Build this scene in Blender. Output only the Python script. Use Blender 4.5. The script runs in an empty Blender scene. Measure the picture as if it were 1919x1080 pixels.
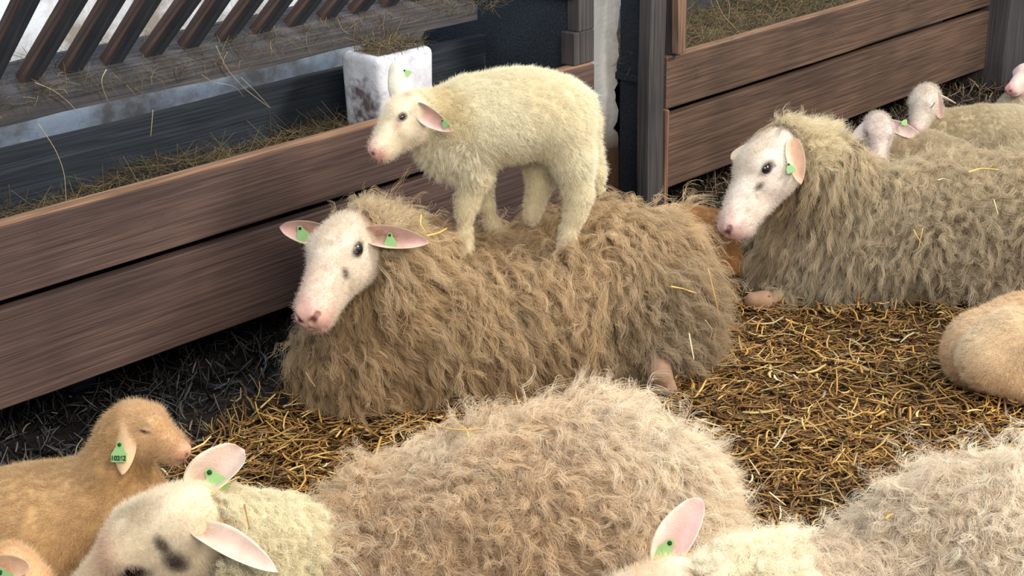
import bpy, math, random
import numpy as np
from mathutils import Matrix, Vector

random.seed(7)
RNG = np.random.default_rng(11)
SC = bpy.context.scene
COL = SC.collection
LITE = False
F32 = np.float32

# ------------------------------------------------------------------ camera
FPX, CX, CY, CAMH = 2930.0, 960.0, 540.0, 1.7
_W = np.array([2940., 1190., -FPX]); _W /= np.linalg.norm(_W)          # along the wall
_U = -np.array([140., -7560., -FPX]); _U -= _U.dot(_W) * _W; _U /= np.linalg.norm(_U)
_Y = np.cross(_U, _W)                                                    # into the wall
RC = np.array([_W, _Y, _U])                                              # camera axes -> world
CAMP = np.array([0., 0., CAMH])
cam_d = bpy.data.cameras.new('camera'); cam = bpy.data.objects.new('camera', cam_d); COL.objects.link(cam)
cam_d.sensor_fit = 'HORIZONTAL'; cam_d.sensor_width = 36.0
cam_d.lens = 36.0 * FPX / 1919.0
cam_d.clip_start = 0.05
M = Matrix([list(RC[i]) + [CAMP[i]] for i in range(3)] + [[0, 0, 0, 1]])
cam.matrix_world = M
SC.camera = cam

# ------------------------------------------------------------------ light
SC.view_settings.view_transform = 'Standard'
SC.view_settings.look = 'None'
SC.view_settings.gamma = 1.0
SC.view_settings.use_curve_mapping = False
SC.view_settings.exposure = 0.42
SC.cycles.max_bounces = 7
SC.cycles.diffuse_bounces = 3
SC.cycles.glossy_bounces = 6
SC.cycles.transmission_bounces = 8
SC.cycles.use_adaptive_sampling = True
SC.cycles.adaptive_threshold = 0.025
SC.cycles.caustics_reflective = False
SC.cycles.caustics_refractive = False
SC.cycles.sample_clamp_indirect = 4.0
world = bpy.data.worlds.new('barn_air'); SC.world = world
world.use_nodes = True
world.node_tree.nodes['Background'].inputs[0].default_value = (0.64, 0.80, 1.0, 1)
world.node_tree.nodes['Background'].inputs[1].default_value = 0.60


def area(name, loc, target, size, power, color):
    d = bpy.data.lights.new(name, 'AREA'); d.shape = 'RECTANGLE'; d.size, d.size_y = size
    d.energy = power; d.color = color
    o = bpy.data.objects.new(name, d); COL.objects.link(o)
    o.location = loc
    o.rotation_euler = (Vector(target) - Vector(loc)).to_track_quat('-Z', 'Y').to_euler()
    return o


area('barn_door_daylight', (5.6, -1.9, 4.2), (2.7, 2.4, 0.3), (1.3, 1.3), 330, (1.0, 0.93, 0.80))
area('fill_light', (0.2, -1.6, 3.6), (2.2, 1.8, 0.3), (2.6, 1.6), 160, (1.0, 0.86, 0.66))  # added fill from above and behind the camera, no real source
area('trough_area_light', (1.6, 2.4, 4.0), (2.6, 3.5, 0.7), (2.2, 0.8), 60, (0.78, 0.9, 1.0))  # cool area light aimed at the left trough and back wall


# ------------------------------------------------------------------ helpers
def ray(px, py):
    return RC @ np.array([px - CX, CY - py, -FPX])


def lin(c):
    c = np.asarray(c, float) / 255.0
    return np.where(c <= 0.04045, c / 12.92, ((c + 0.055) / 1.055) ** 2.4)


def srgb(r, g, b):
    v = lin((r, g, b)); return (float(v[0]), float(v[1]), float(v[2]), 1.0)


def camv(v):
    v = RC @ np.asarray(v, float); return v / np.linalg.norm(v)


def project(P):
    v = (P - CAMP) @ RC
    z = np.maximum(-v[:, 2], 1e-3)
    return CX + FPX * v[:, 0] / z, CY - FPX * v[:, 1] / z


def tag(o, label=None, cat=None, group=None, kind=None):
    if label: o['label'] = label
    if cat: o['category'] = cat
    if group: o['group'] = group
    if kind: o['kind'] = kind
    return o


def mesh_obj(name, V, F, mat=None, parent=None, smooth=True, origin=None):
    """F: (n,3)/(n,4) int array or list of tuples"""
    V = np.asarray(V, float)
    if origin is not None: V = V - np.asarray(origin)
    me = bpy.data.meshes.new(name)
    if isinstance(F, np.ndarray):
        n, k = F.shape
        me.vertices.add(len(V)); me.vertices.foreach_set('co', V.astype(F32).ravel())
        me.loops.add(n * k); me.loops.foreach_set('vertex_index', F.astype(np.int32).ravel())
        me.polygons.add(n); me.polygons.foreach_set('loop_start', (np.arange(n) * k).astype(np.int32))
        me.polygons.foreach_set('loop_total', np.full(n, k, np.int32))
    else:
        me.from_pydata([tuple(v) for v in V], [], F)
    me.update(); me.validate()
    if smooth: me.polygons.foreach_set('use_smooth', np.ones(len(me.polygons), bool))
    if mat: me.materials.append(mat)
    o = bpy.data.objects.new(name, me); COL.objects.link(o)
    if origin is not None: o.location = tuple(float(x) for x in origin)
    if parent: o.parent = parent
    return o


def set_color(me, C, name='col'):
    a = me.color_attributes.new(name, 'FLOAT_COLOR', 'POINT')
    C4 = np.ones((len(C), 4), F32); C4[:, :3] = C
    a.data.foreach_set('color', C4.ravel())


def empty(name, loc, **kw):
    o = bpy.data.objects.new(name, None); COL.objects.link(o); o.location = loc
    o.empty_display_size = 0.1
    return tag(o, **kw)


class Nodes:
    def __init__(s, name):
        s.m = bpy.data.materials.new(name); s.m.use_nodes = True
        s.t = s.m.node_tree; s.t.nodes.clear()
        s.out = s.t.nodes.new('ShaderNodeOutputMaterial')

    def n(s, typ, **kw):
        nd = s.t.nodes.new(typ)
        for k, v in kw.items():
            if k.startswith('i_'):
                key = k[2:]; key = int(key) if key.isdigit() else key.replace('_', ' ')
                nd.inputs[key].default_value = v
            else: setattr(nd, k, v)
        return nd

    def l(s, a, ai, b, bi): s.t.links.new(a.outputs[ai], b.inputs[bi])


def principled(name, col, rough=0.7, spec=0.3):
    N = Nodes(name); p = N.n('ShaderNodeBsdfPrincipled')
    p.inputs['Base Color'].default_value = col; p.inputs['Roughness'].default_value = rough
    p.inputs['Specular IOR Level'].default_value = spec
    N.l(p, 0, N.out, 0); N.p = p
    return N


def wood_mat(name, dark, mid, light, axis='X', scale=1.0, rough=0.75):
    N = principled(name, mid, rough, 0.25)
    tc = N.n('ShaderNodeTexCoord')
    mp = N.n('ShaderNodeMapping')
    s = {'X': (3.5, 170, 170), 'Y': (170, 3.5, 170), 'Z': (150, 150, 3.5)}[axis]
    mp.inputs['Scale'].default_value = tuple(v * scale for v in s)
    N.l(tc, 'Object', mp, 0)
    nz = N.n('ShaderNodeTexNoise'); nz.inputs['Scale'].default_value = 1.0; nz.inputs['Detail'].default_value = 6
    nz.inputs['Distortion'].default_value = 0.6
    N.l(mp, 0, nz, 'Vector')
    big = N.n('ShaderNodeTexNoise'); big.inputs['Scale'].default_value = 2.0; big.inputs['Detail'].default_value = 3
    N.l(tc, 'Object', big, 'Vector')
    r1 = N.n('ShaderNodeValToRGB'); e = r1.color_ramp.elements
    e[0].position = 0.30; e[0].color = dark; e[1].position = 0.72; e[1].color = light
    m_ = r1.color_ramp.elements.new(0.5); m_.color = mid
    N.l(nz, 0, r1, 0)
    mx = N.n('ShaderNodeMix', data_type='RGBA', blend_type='MULTIPLY')
    r2 = N.n('ShaderNodeValToRGB'); r2.color_ramp.elements[0].position = 0.35; r2.color_ramp.elements[0].color = (.62, .62, .64, 1)
    r2.color_ramp.elements[1].position = 0.62; r2.color_ramp.elements[1].color = (1.1, 1.05, 1.0, 1)
    N.l(big, 0, r2, 0)
    mx.inputs[0].default_value = 1.0
    N.l(r1, 0, mx, 6); N.l(r2, 0, mx, 7); N.l(mx, 2, N.p, 'Base Color')
    bp = N.n('ShaderNodeBump'); bp.inputs['Strength'].default_value = 0.35; bp.inputs['Distance'].default_value = 0.004
    N.l(nz, 0, bp, 'Height'); N.l(bp, 0, N.p, 'Normal')
    return N.m


def hair_mat(name, root=.55, trans=.28):
    """fibres: colour from the per-strand attribute, a little darker at the root"""
    N = Nodes(name)
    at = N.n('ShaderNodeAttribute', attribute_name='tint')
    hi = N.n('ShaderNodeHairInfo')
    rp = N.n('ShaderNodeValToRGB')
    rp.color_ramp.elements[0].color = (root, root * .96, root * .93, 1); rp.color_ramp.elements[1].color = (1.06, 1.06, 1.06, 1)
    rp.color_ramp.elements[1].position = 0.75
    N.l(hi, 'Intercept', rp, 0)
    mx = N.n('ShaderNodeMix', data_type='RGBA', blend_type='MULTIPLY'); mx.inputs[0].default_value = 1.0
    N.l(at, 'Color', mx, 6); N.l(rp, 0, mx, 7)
    p = N.n('ShaderNodeBsdfPrincipled'); p.inputs['Roughness'].default_value = 0.55
    p.inputs['Specular IOR Level'].default_value = 0.25
    N.l(mx, 2, p, 'Base Color')
    tr = N.n('ShaderNodeBsdfTranslucent'); N.l(mx, 2, tr, 0)
    ms = N.n('ShaderNodeMixShader'); ms.inputs[0].default_value = trans
    N.l(p, 0, ms, 1); N.l(tr, 0, ms, 2); N.l(ms, 0, N.out, 0)
    return N.m


def skin_mat(name, rough=0.65, bump=0.5, bscale=220):
    N = principled(name, (1, 1, 1, 1), rough, 0.25)
    at = N.n('ShaderNodeAttribute', attribute_name='col')
    tc = N.n('ShaderNodeTexCoord')
    nz = N.n('ShaderNodeTexNoise'); nz.inputs['Scale'].default_value = 26; nz.inputs['Detail'].default_value = 5
    N.l(tc, 'Object', nz, 'Vector')
    rp = N.n('ShaderNodeValToRGB'); rp.color_ramp.elements[0].position = .3; rp.color_ramp.elements[0].color = (.80, .78, .76, 1)
    rp.color_ramp.elements[1].position = .65; rp.color_ramp.elements[1].color = (1.04, 1.04, 1.04, 1)
    N.l(nz, 0, rp, 0)
    mx = N.n('ShaderNodeMix', data_type='RGBA', blend_type='MULTIPLY'); mx.inputs[0].default_value = 1
    N.l(at, 'Color', mx, 6); N.l(rp, 0, mx, 7); N.l(mx, 2, N.p, 'Base Color')
    n2 = N.n('ShaderNodeTexNoise'); n2.inputs['Scale'].default_value = bscale; n2.inputs['Detail'].default_value = 4
    N.l(tc, 'Object', n2, 'Vector')
    bp = N.n('ShaderNodeBump'); bp.inputs['Strength'].default_value = bump; bp.inputs['Distance'].default_value = 0.002
    N.l(n2, 0, bp, 'Height'); N.l(bp, 0, N.p, 'Normal')
    N.p.inputs['Sheen Weight'].default_value = 0.15
    N.p.inputs['Subsurface Weight'].default_value = 0.0
    return N.m


MAT = {}
MAT['plank'] = wood_mat('weathered_brown_boards', srgb(62, 48, 46), srgb(84, 67, 62), srgb(104, 84, 76), 'X')
MAT['plank_warm'] = wood_mat('brown_boards', srgb(66, 50, 42), srgb(92, 72, 60), srgb(116, 92, 76), 'X')
MAT['edge'] = wood_mat('worn_edge', srgb(96, 72, 58), srgb(140, 108, 86), srgb(172, 138, 112), 'X')
MAT['post'] = wood_mat('grey_post', srgb(48, 48, 50), srgb(68, 65, 66), srgb(86, 80, 78), 'Z')
MAT['batten'] = wood_mat('brown_batten', srgb(84, 64, 52), srgb(128, 100, 82), srgb(160, 128, 106), 'Z')
MAT['rack'] = wood_mat('dusty_grey_rail', srgb(48, 48, 52), srgb(68, 68, 72), srgb(92, 86, 84), 'X')
MAT['rackz'] = wood_mat('blue_grey_slat_grain', srgb(42, 48, 56), srgb(64, 70, 80), srgb(92, 90, 94), 'Z')
MAT['slatside'] = wood_mat('brown_slat_side', srgb(60, 50, 50), srgb(92, 76, 72), srgb(120, 98, 88), 'Z')
MAT['dark'] = wood_mat('dark_boards', srgb(26, 32, 40), srgb(38, 46, 56), srgb(56, 64, 74), 'X')


# ------------------------------------------------------------------ signed distance bodies
def smin(a, b, k):
    h = np.clip(0.5 + 0.5 * (b - a) / k, 0, 1)
    return b + (a - b) * h - k * h * (1 - h)


def smax(a, b, k): return -smin(-a, -b, k)


def cone(P, a, b, ra, rb, side=None, sq=1.0):
    a = np.asarray(a, F32); b = np.asarray(b, F32); ba = b - a; L2 = float(ba @ ba) + 1e-9
    pa = P - a
    t = np.clip((pa @ ba) / L2, 0, 1)
    d = pa - t[:, None] * ba
    if side is not None:
        side = np.asarray(side, F32); s = d @ side
        d = d + np.outer(s * (1.0 / sq - 1.0), side)
    return np.sqrt((d * d).sum(1)) - (ra + (rb - ra) * t)


def ellip(P, c, r, ax=None):
    d = P - np.asarray(c, F32)
    if ax is not None: d = d @ np.asarray(ax, F32).T
    r = np.asarray(r, F32)
    q = d / r; k0 = np.sqrt((q * q).sum(1)) + 1e-6
    q2 = d / (r * r); k1 = np.sqrt((q2 * q2).sum(1)) + 1e-6
    return k0 * (k0 - 1.0) / k1


def head_sdf(L, lamb=False, closed=False, mouth=True, ex=0.0, ez=0.0, es=1.0):
    """head in its own frame: +x nose, +y its left, +z up; metres of an adult"""
    Y_ = np.abs(L[:, 1]); S = L.copy(); S[:, 1] = Y_            # mirrored
    E = S - np.array([.083, .05, .006], F32) - np.array([ex, 0, ez], F32); E = E / es + np.array([.083, .05, .006], F32)
    d = ellip(L, (0.0, 0, 0.0), (0.078, 0.060, 0.064))
    d = smin(d, ellip(L, (0.055, 0, 0.018), (0.062, 0.052, 0.046)), 0.03)
    d = smin(d, ellip(S, (0.075 + ex * .7, 0.040, 0.026 + ez), (0.034, 0.022, 0.020)), 0.016)      # brow
    ny = 0.0 if not lamb else 0.012
    d = smin(d, cone(L, (0.07, 0, 0.006), (0.205, 0, -0.040 - ny * .5), 0.048, 0.036, (0, 1, 0), 1.0), 0.03)
    d = smin(d, cone(L, (0.02, 0, -0.048), (0.195, 0, -0.070), 0.048, (0.024 if lamb else 0.030), (0, 1, 0), 0.92), 0.03)
    d = smin(d, ellip(S, (0.045, 0.034, -0.036), (0.068, 0.030, 0.050)), 0.025)     # cheek
    if lamb:
        d = smin(d, ellip(L, (0.230, 0, -0.052), (0.034, 0.034, 0.030)), 0.022)
        d = smin(d, ellip(S, (0.240, 0.014, -0.046), (0.020, 0.014, 0.017)), 0.012)
    else:
        d = smin(d, ellip(L, (0.232, 0, -0.058), (0.038, 0.042, 0.038)), 0.022)        # muzzle
        d = smin(d, ellip(S, (0.243, 0.017, -0.050), (0.022, 0.016, 0.020)), 0.012)
        d = smin(d, ellip(L, (0.214, 0, -0.088), (0.028, 0.024, 0.018)), 0.012)        # chin
    d = smax(d, -es * ellip(E, (0.085, 0.064, 0.006), (0.025, 0.014, 0.018)), 0.008)   # socket
    if closed:
        d = smin(d, es * ellip(E, (0.082, 0.048, 0.006), (0.023, 0.014, 0.017)), 0.006)
        d = smax(d, -es * cone(E, (0.066, 0.066, 0.001), (0.099, 0.062, -0.001), 0.0028, 0.0028), 0.003)
    else:
        d = smin(d, smax(es * ellip(E, (0.082, 0.045, 0.007), (0.027, 0.0175, 0.022)), -es * ellip(E, (0.083, 0.064, 0.006), (0.0195, 0.018, 0.0135)), 0.003), 0.006)
    d = smax(d, -cone(S, (0.272, 0.009, -0.062), (0.258, 0.028, -0.046), 0.0045, 0.0080), 0.003)   # nostril
    if mouth:
        d = smax(d, -cone(S, (0.268, 0.0, -0.078), (0.196, 0.034, -0.080), 0.0022, 0.0030), 0.005)
        d = smax(d, -cone(L, (0.272, 0, -0.055), (0.262, 0, -0.080), 0.0016, 0.002), 0.004)
    return d


class Beast:
    """one animal: signed distance field from prims, then one continuous surface"""
    def __init__(s, p0, heading):
        s.p0 = np.array([p0[0], p0[1], 0.0]); h = np.array([heading[0], heading[1], 0.0]); s.h = h / np.linalg.norm(h)
        n = np.array([-s.h[1], s.h[0], 0.0])
        if n @ (CAMP - s.p0) < 0: n = -n
        s.n = n                                    # horizontal, towards the camera
        s.prims = []; s.head = None; s.ears = []; s.floor = None; s.kbase = 0.05

    def P(s, px, py, off=0.0):
        """point of the animal's own upright plane (shifted sideways by off) seen at a pixel"""
        q = s.p0 + s.n * off; d = ray(px, py)
        t = ((q - CAMP) @ s.n) / (d @ s.n)
        return CAMP + d * t

    def R(s, p, rpx):
        return rpx * (-(p - CAMP) @ RC[:, 2]) / FPX

    def chain(s, pts, k=None, side=None, sq=1.0):
        q = []
        for (px, py, off, r) in pts:
            p = s.P(px, py, off); q.append((p, s.R(p, r)))
        if len(q) == 1: q = q * 2
        for (a, ra), (b, rb) in zip(q, q[1:]):
            s.prims.append((a.astype(F32), b.astype(F32), ra, rb, k or s.kbase, side, sq))
        return [a for a, _ in q]

    def set_head(s, px, py, off, fwd, left, scale=1.0, stretch=1.0, **kw):
        o = s.P(px, py, off)
        f = camv(fwd); l = camv(left); l = l - (l @ f) * f; l /= np.linalg.norm(l); u = np.cross(f, l)
        s.head = dict(o=o, F=np.array([f, l, u]), sc=np.array([scale * stretch, scale, scale]), kw=kw)
        s.neckpt = o
        return o

    def hl(s, P):                                   # world -> head frame
        H = s.head
        return ((P - H['o']) @ H['F'].T) / H['sc']

    def hw(s, L):                                   # head frame -> world
        H = s.head
        return (np.asarray(L) * H['sc']) @ H['F'] + H['o']

    def sdf(s, P):
        P = P.astype(F32)
        d = None
        for (a, b, ra, rb, k, side, sq) in s.prims:
            e = cone(P, a, b, ra, rb, side, sq)
            d = e if d is None else smin(d, e, k)
        if s.floor is not None: d = smax(d, s.floor - P[:, 2], 0.02)
        if s.head is not None:
            o = s.head['o'].astype(F32)
            dist = np.sqrt(((P - o) ** 2).sum(1)); m = dist < 0.40
            e = dist - 0.30
            if m.any():
                e[m] = head_sdf(s.hl(P[m]).astype(F32), **s.head['kw']) * float(s.head['sc'].min())
            d = e if d is None else smin(d, e, s.head.get('k', 0.03))
        return d.astype(F32)

    def grad(s, P, h=0.004):
        g = np.stack([s.sdf(P + np.eye(3)[i] * h) - s.sdf(P - np.eye(3)[i] * h) for i in range(3)], 1)
        return g / (np.linalg.norm(g, axis=1, keepdims=True) + 1e-9)

    def surface(s, h):
        pts = np.array([q for p in s.prims for q in (p[0], p[1])]); rr = np.array([r for p in s.prims for r in (p[2], p[3])])
        lo = (pts - rr[:, None]).min(0); hi = (pts + rr[:, None]).max(0)
        if s.head is not None:
            tips = s.hw(np.array([[.28, 0, -.06], [-.1, 0, 0], [0, .08, .07], [0, -.08, .07], [.2, 0, -.11], [0.05, 0, -.12]]))
            lo = np.minimum(lo, tips.min(0)); hi = np.maximum(hi, tips.max(0))
        if s.floor is not None: lo[2] = max(lo[2], s.floor)
        lo = lo - 3 * h; hi = hi + 3 * h
        B = 8; nb = np.ceil((hi - lo) / (B * h)).astype(int) + 1
        bc = np.stack(np.meshgrid(*[np.arange(n) for n in nb], indexing='ij'), -1).reshape(-1, 3)
        cen = lo + (bc + 0.5) * B * h
        dc = s.sdf(cen)
        act = np.abs(dc) < B * h * 0.87 * 1.35 + 0.012
        D = np.empty(tuple(nb * B), F32)
        V6 = D.reshape(nb[0], B, nb[1], B, nb[2], B)
        for inside in (True, False):
            idx = bc[(dc < 0) == inside]
            V6[idx[:, 0], :, idx[:, 1], :, idx[:, 2], :] = -1.0 if inside else 1.0
        loc = np.stack(np.meshgrid(*[np.arange(B)] * 3, indexing='ij'), -1).reshape(-1, 3)
        ab = bc[act]
        for i in range(0, len(ab), 800):
            q = ab[i:i + 800]
            G = (q[:, None, :] * B + loc[None]).reshape(-1, 3)
            v = s.sdf((lo + G * h).astype(F32)).reshape(len(q), B, B, B)
            V6[q[:, 0], :, q[:, 1], :, q[:, 2], :] = v
        # surface nets
        S = D < 0
        c = [S[i:S.shape[0] - 1 + i, j:S.shape[1] - 1 + j, k:S.shape[2] - 1 + k] for i in (0, 1) for j in (0, 1) for k in (0, 1)]
        al = c[0].copy(); an = c[0].copy()
        for q in c[1:]: al &= q; an |= q
        cell = an & ~al
        ci = np.argwhere(cell)
        ID = np.full(cell.shape, -1, np.int32); ID[cell] = np.arange(len(ci))
        corner = np.array([(i, j, k) for i in (0, 1) for j in (0, 1) for k in (0, 1)])
        val = np.stack([D[ci[:, 0] + o[0], ci[:, 1] + o[1], ci[:, 2] + o[2]] for o in corner], 1)
        acc = np.zeros((len(ci), 3)); cnt = np.zeros(len(ci))
        for a in range(8):
            for b in range(a + 1, 8):
                if np.abs(corner[a] - corner[b]).sum() != 1: continue
                va, vb = val[:, a], val[:, b]; m = (va < 0) != (vb < 0)
                t = np.where(m, va / np.where(m, va - vb, 1), 0)
                p = corner[a] + t[:, None] * (corner[b] - corner[a])
                acc += np.where(m[:, None], p, 0); cnt += m
        V = lo + (ci + acc / cnt[:, None]) * h
        faces = []
        for ax in range(3):
            o1, o2 = [(1, 2), (2, 0), (0, 1)][ax]
            sl0 = [slice(1, -1)] * 3; sl1 = [slice(1, -1)] * 3
            sl0[ax] = slice(0, -1); sl1[ax] = slice(1, None)
            A = S[tuple(sl0)]; Bq = S[tuple(sl1)]
            for flip, mm in ((False, A & ~Bq), (True, ~A & Bq)):
                g = np.argwhere(mm)
                if not len(g): continue
                off = np.ones(3, int); off[ax] = 0
                g = g + off
                e1 = np.zeros(3, int); e1[o1] = 1; e2 = np.zeros(3, int); e2[o2] = 1
                q = [g, g - e1, g - e1 - e2, g - e2]
                ids = np.stack([ID[tuple(x.T)] for x in q], 1)
                if not flip: pass
                else: ids = ids[:, ::-1]
                faces.append(ids)
        F = np.concatenate(faces); F = F[(F >= 0).all(1)]
        return V, F

    def add_ear(s, base, tip_cam, inner_cam, length, width, curl=0.0, cup=0.45, rnd=0.91):
        """leaf-shaped cupped ear, thick as an ear; base in head frame, direction and opening in camera axes"""
        b = s.hw(base); t = camv(tip_cam); n = camv(inner_cam); n = n - (n @ t) * t; n /= np.linalg.norm(n)
        w = np.cross(t, n)
        nu, nv = 22, 13
        vs = []; inn = []
        for side in (0, 1):
            for i in range(nu):
                u = i / (nu - 1)
                prof = (math.sin(math.pi * min(1, u ** 0.85 * rnd + 0.05)) ** 0.62)
                if u > .86 and rnd < .95: prof *= math.sqrt(max(0.0, 1 - ((u - .86) / .14) ** 2))
                wd = width * 0.5 * max(prof, 0.33 * (1 - u) ** 0.5 if u < .35 else 0) + 0.001
                for j in range(nv):
                    v = -1 + 2 * j / (nv - 1)
                    c = cup * (1 - 0.55 * u) * wd * (v * v) * 1.5
                    th = 0.0022 * (1 - v * v * 0.85) * (1 if side else -1)
                    p = b + t * (length * (u - 0.10)) + w * wd * v * (1 - 0.1 * v * v) + n * (c - th) - n * curl * length * u * u
                    vs.append(p); inn.append(0 if side else 1.0 - 0.85 * abs(v) ** 3.5)
        F = []
        for side in (0, 1):
            o = side * nu * nv
            for i in range(nu - 1):
                for j in range(nv - 1):
                    q = (o + i * nv + j, o + i * nv + j + 1, o + (i + 1) * nv + j + 1, o + (i + 1) * nv + j)
                    F.append(q if side == 0 else q[::-1])
        o = nu * nv
        for i in range(nu - 1):
            for j, fl in ((0, 0), (nv - 1, 1)):
                q = (i * nv + j, (i + 1) * nv + j, o + (i + 1) * nv + j, o + i * nv + j)
                F.append(q if not fl else q[::-1])
        for j in range(nv - 1):
            q = ((nu - 1) * nv + j, (nu - 1) * nv + j + 1, o + (nu - 1) * nv + j + 1, o + (nu - 1) * nv + j); F.append(q)
        s.ears.append((np.array(vs), np.array(F), np.array(inn), dict(b=b, t=t, n=n, w=w, L=length, W=width)))
        return s.ears[-1][3]


def blob(P, c, r, soft=0.5):
    """1 inside an ellipsoidal patch fading to 0"""
    q = np.linalg.norm((P - np.asarray(c)) / np.asarray(r), axis=1)
    return np.clip((1.0 + soft - q) / (2 * soft), 0, 1)


def vnoise(P, f, seed=0):
    r = np.random.default_rng(seed); out = np.zeros(len(P))
    for i in range(5):
        k = r.normal(size=3) * f * (1 + i * .45); out += np.sin(P @ k + r.uniform(0, 6.28)) * (0.8 ** i)
    return out / 2.2


def build_beast(B, name, label, cat, mat, h, colour, earcol, group=None, base=None):
    V, F = B.surface(h)
    C = colour(V)
    nb = len(V)
    for (ev, ef, inn, info) in B.ears:
        F = np.concatenate([F, ef + len(V)]); V = np.concatenate([V, ev])
        ce = earcol[0][None] * inn[:, None] + earcol[1][None] * (1 - inn[:, None])
        C = np.concatenate([C, ce])
    base = np.array([V[:nb, 0].mean(), V[:nb, 1].mean(), max(0.0, V[:nb, 2].min())]) if base is None else np.array(base)
    o = mesh_obj(name, V, F, mat, origin=base)
    set_color(o.data, C)
    tag(o, label, cat, group)
    B.V, B.F, B.nb, B.base, B.obj = V, F, nb, base, o
    return o


# ------------------------------------------------------------------ wool
def sample_surface(B, n, mask, rng, cull=True):
    V = B.V[:B.nb]; F = B.F[(B.F < B.nb).all(1)]
    a, b, c, d = (V[F[:, i]] for i in range(4))
    ar = np.linalg.norm(np.cross(c - a, d - b), axis=1) * .5
    cen = (a + b + c + d) / 4
    w = ar * mask(cen)
    if cull:
        nr = np.cross(c - a, d - b); nr /= np.linalg.norm(nr, axis=1, keepdims=True) + 1e-9
        vd = CAMP - cen; vd /= np.linalg.norm(vd, axis=1, keepdims=True)
        f = (nr * vd).sum(1)
        w = w * np.where(f > -0.25, 1, 0.12)
        px, py = project(cen)
        w = w * np.where((px > -90) & (px < 2010) & (py > -90) & (py < 1170), 1, 0.12)
        B.cullarea = w.sum()
    full = (ar * mask(cen)).sum() + 1e-9
    n = int(n * w.sum() / full)
    idx = rng.choice(len(F), n, p=w / w.sum())
    u = rng.random((n, 1)); v = rng.random((n, 1))
    return (a[idx] * (1 - u) + b[idx] * u) * (1 - v) + (d[idx] * (1 - u) + c[idx] * u) * v


def wool_layer(B, rng, n, m, L, mask, col, lvar=0.3, spread=0.012, curl=0.004, freq=2.5, grav=0.9, comb=(0, 0, 0), lift=1.0,
               K=9, rad=0.00035, clump=0.75, jit=0.35, tintvar=0.14, colfn=None, margin=0.004, root=-0.006, flow=None, tipr=0.35, frizz=0.25):
    """n locks of m fibres; guides leave the skin, bend down and along the comb direction and stay outside the body"""
    if LITE: n = int(n * .12)
    R0 = sample_surface(B, n, mask, rng); n = len(R0)
    if n == 0: return None
    N0 = B.grad(R0)
    ln = L * (1 + lvar * rng.normal(size=n)).clip(0.45, 1.9)
    T = np.zeros((n, K, 3)); p = R0 + N0 * root; T[:, 0] = p
    g = np.array([0, 0, -1.0])
    rnd = rng.normal(size=(n, 3)) * jit
    # neighbouring locks lean the same way
    for i in range(3): rnd[:, i] += vnoise(R0, 16, 100 + i) * jit * 1.3
    cb = np.asarray(comb, float)[None] if flow is None else flow(R0)
    dirv = N0 * lift + rnd * .5
    dirv /= np.linalg.norm(dirv, axis=1, keepdims=True)
    for k in range(1, K):
        t = k / (K - 1)
        want = N0 * lift * (1 - 1.0 * t) + g * grav * (0.3 + t) + cb * (0.5 + .6 * t) + rnd
        want /= np.linalg.norm(want, axis=1, keepdims=True) + 1e-6
        dirv = dirv * .55 + want * .45; dirv /= np.linalg.norm(dirv, axis=1, keepdims=True)
        p = p + dirv * (ln / (K - 1))[:, None]
        if k >= 2:
            sd = B.sdf(p); bad = sd < margin + .006 * t
            if bad.any():
                gr = B.grad(p[bad]); p = p.copy(); p[bad] += gr * (margin + .006 * t - sd[bad])[:, None]
        p[:, 2] = np.maximum(p[:, 2], 0.004 + 0.01 * rng.random(n))
        T[:, k] = p
    # frame per lock
    ax = T[:, -1] - T[:, 0]; ax /= np.linalg.norm(ax, axis=1, keepdims=True) + 1e-9
    ref = rng.normal(size=(n, 3)); u = ref - (ref * ax).sum(1, keepdims=True) * ax; u /= np.linalg.norm(u, axis=1, keepdims=True); v = np.cross(ax, u)
    # fibres
    tt = np.linspace(0, 1, K)
    th = rng.random((n, m)) * 6.283; rr = np.sqrt(rng.random((n, m))) * spread
    a1 = np.cross(N0, ax); a1 /= np.linalg.norm(a1, axis=1, keepdims=True) + 1e-9; a2 = np.cross(N0, a1)
    off = (np.cos(th) * rr)[..., None] * a1[:, None] + (np.sin(th) * rr)[..., None] * a2[:, None]       # n,m,3
    cl = (1 - clump * tt ** 0.8)[None, None, :, None]
    phl = rng.random((n, 1, 1)) * 6.283; fl = freq * (1 + .25 * rng.normal(size=(n, 1, 1)))
    ph = phl + rng.normal(size=(n, m, 1)) * frizz
    amp = curl * (0.25 + tt[None, None] ** 0.8) * (0.6 + .8 * rng.random((n, m, 1)))
    arg = 6.283 * fl * tt[None, None] + ph
    P = T[:, None] + off[:, :, None] * cl
    P = P + (amp * (np.sin(arg)))[..., None] * u[:, None, None] + (amp * .7 * np.cos(arg))[..., None] * v[:, None, None] \
        - ((amp * (np.sin(ph) * (1 - tt)))[..., None]) * u[:, None, None]
    P = P + rng.normal(size=(n, m, 1, 3)) * (tt ** 1.5)[None, None, :, None] * spread * 0.55
    # unequal fibre lengths: pull tips back along their own fibre
    sh = 1 - 0.35 * rng.random((n, m, 1, 1)) ** 2
    P = P[:, :, :1] + (P - P[:, :, :1]) * (1 - (1 - sh) * tt[None, None, :, None])
    c = np.asarray(col, float)[None] if colfn is None else colfn(R0)
    lt = (1 + tintvar * rng.normal(size=(n, 1))).clip(.6, 1.4)
    c = np.broadcast_to(c, (n, 3)) * lt
    c = ((c[:, None] * (1 + .10 * rng.normal(size=(n, m, 1)))).clip(0.005, 0.97)) ** 0.78
    rd = rad * (1 - (1 - tipr) * tt)
    return P.reshape(-1, K, 3), c.reshape(-1, 3), np.broadcast_to(rd, (n * m, K))


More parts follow.
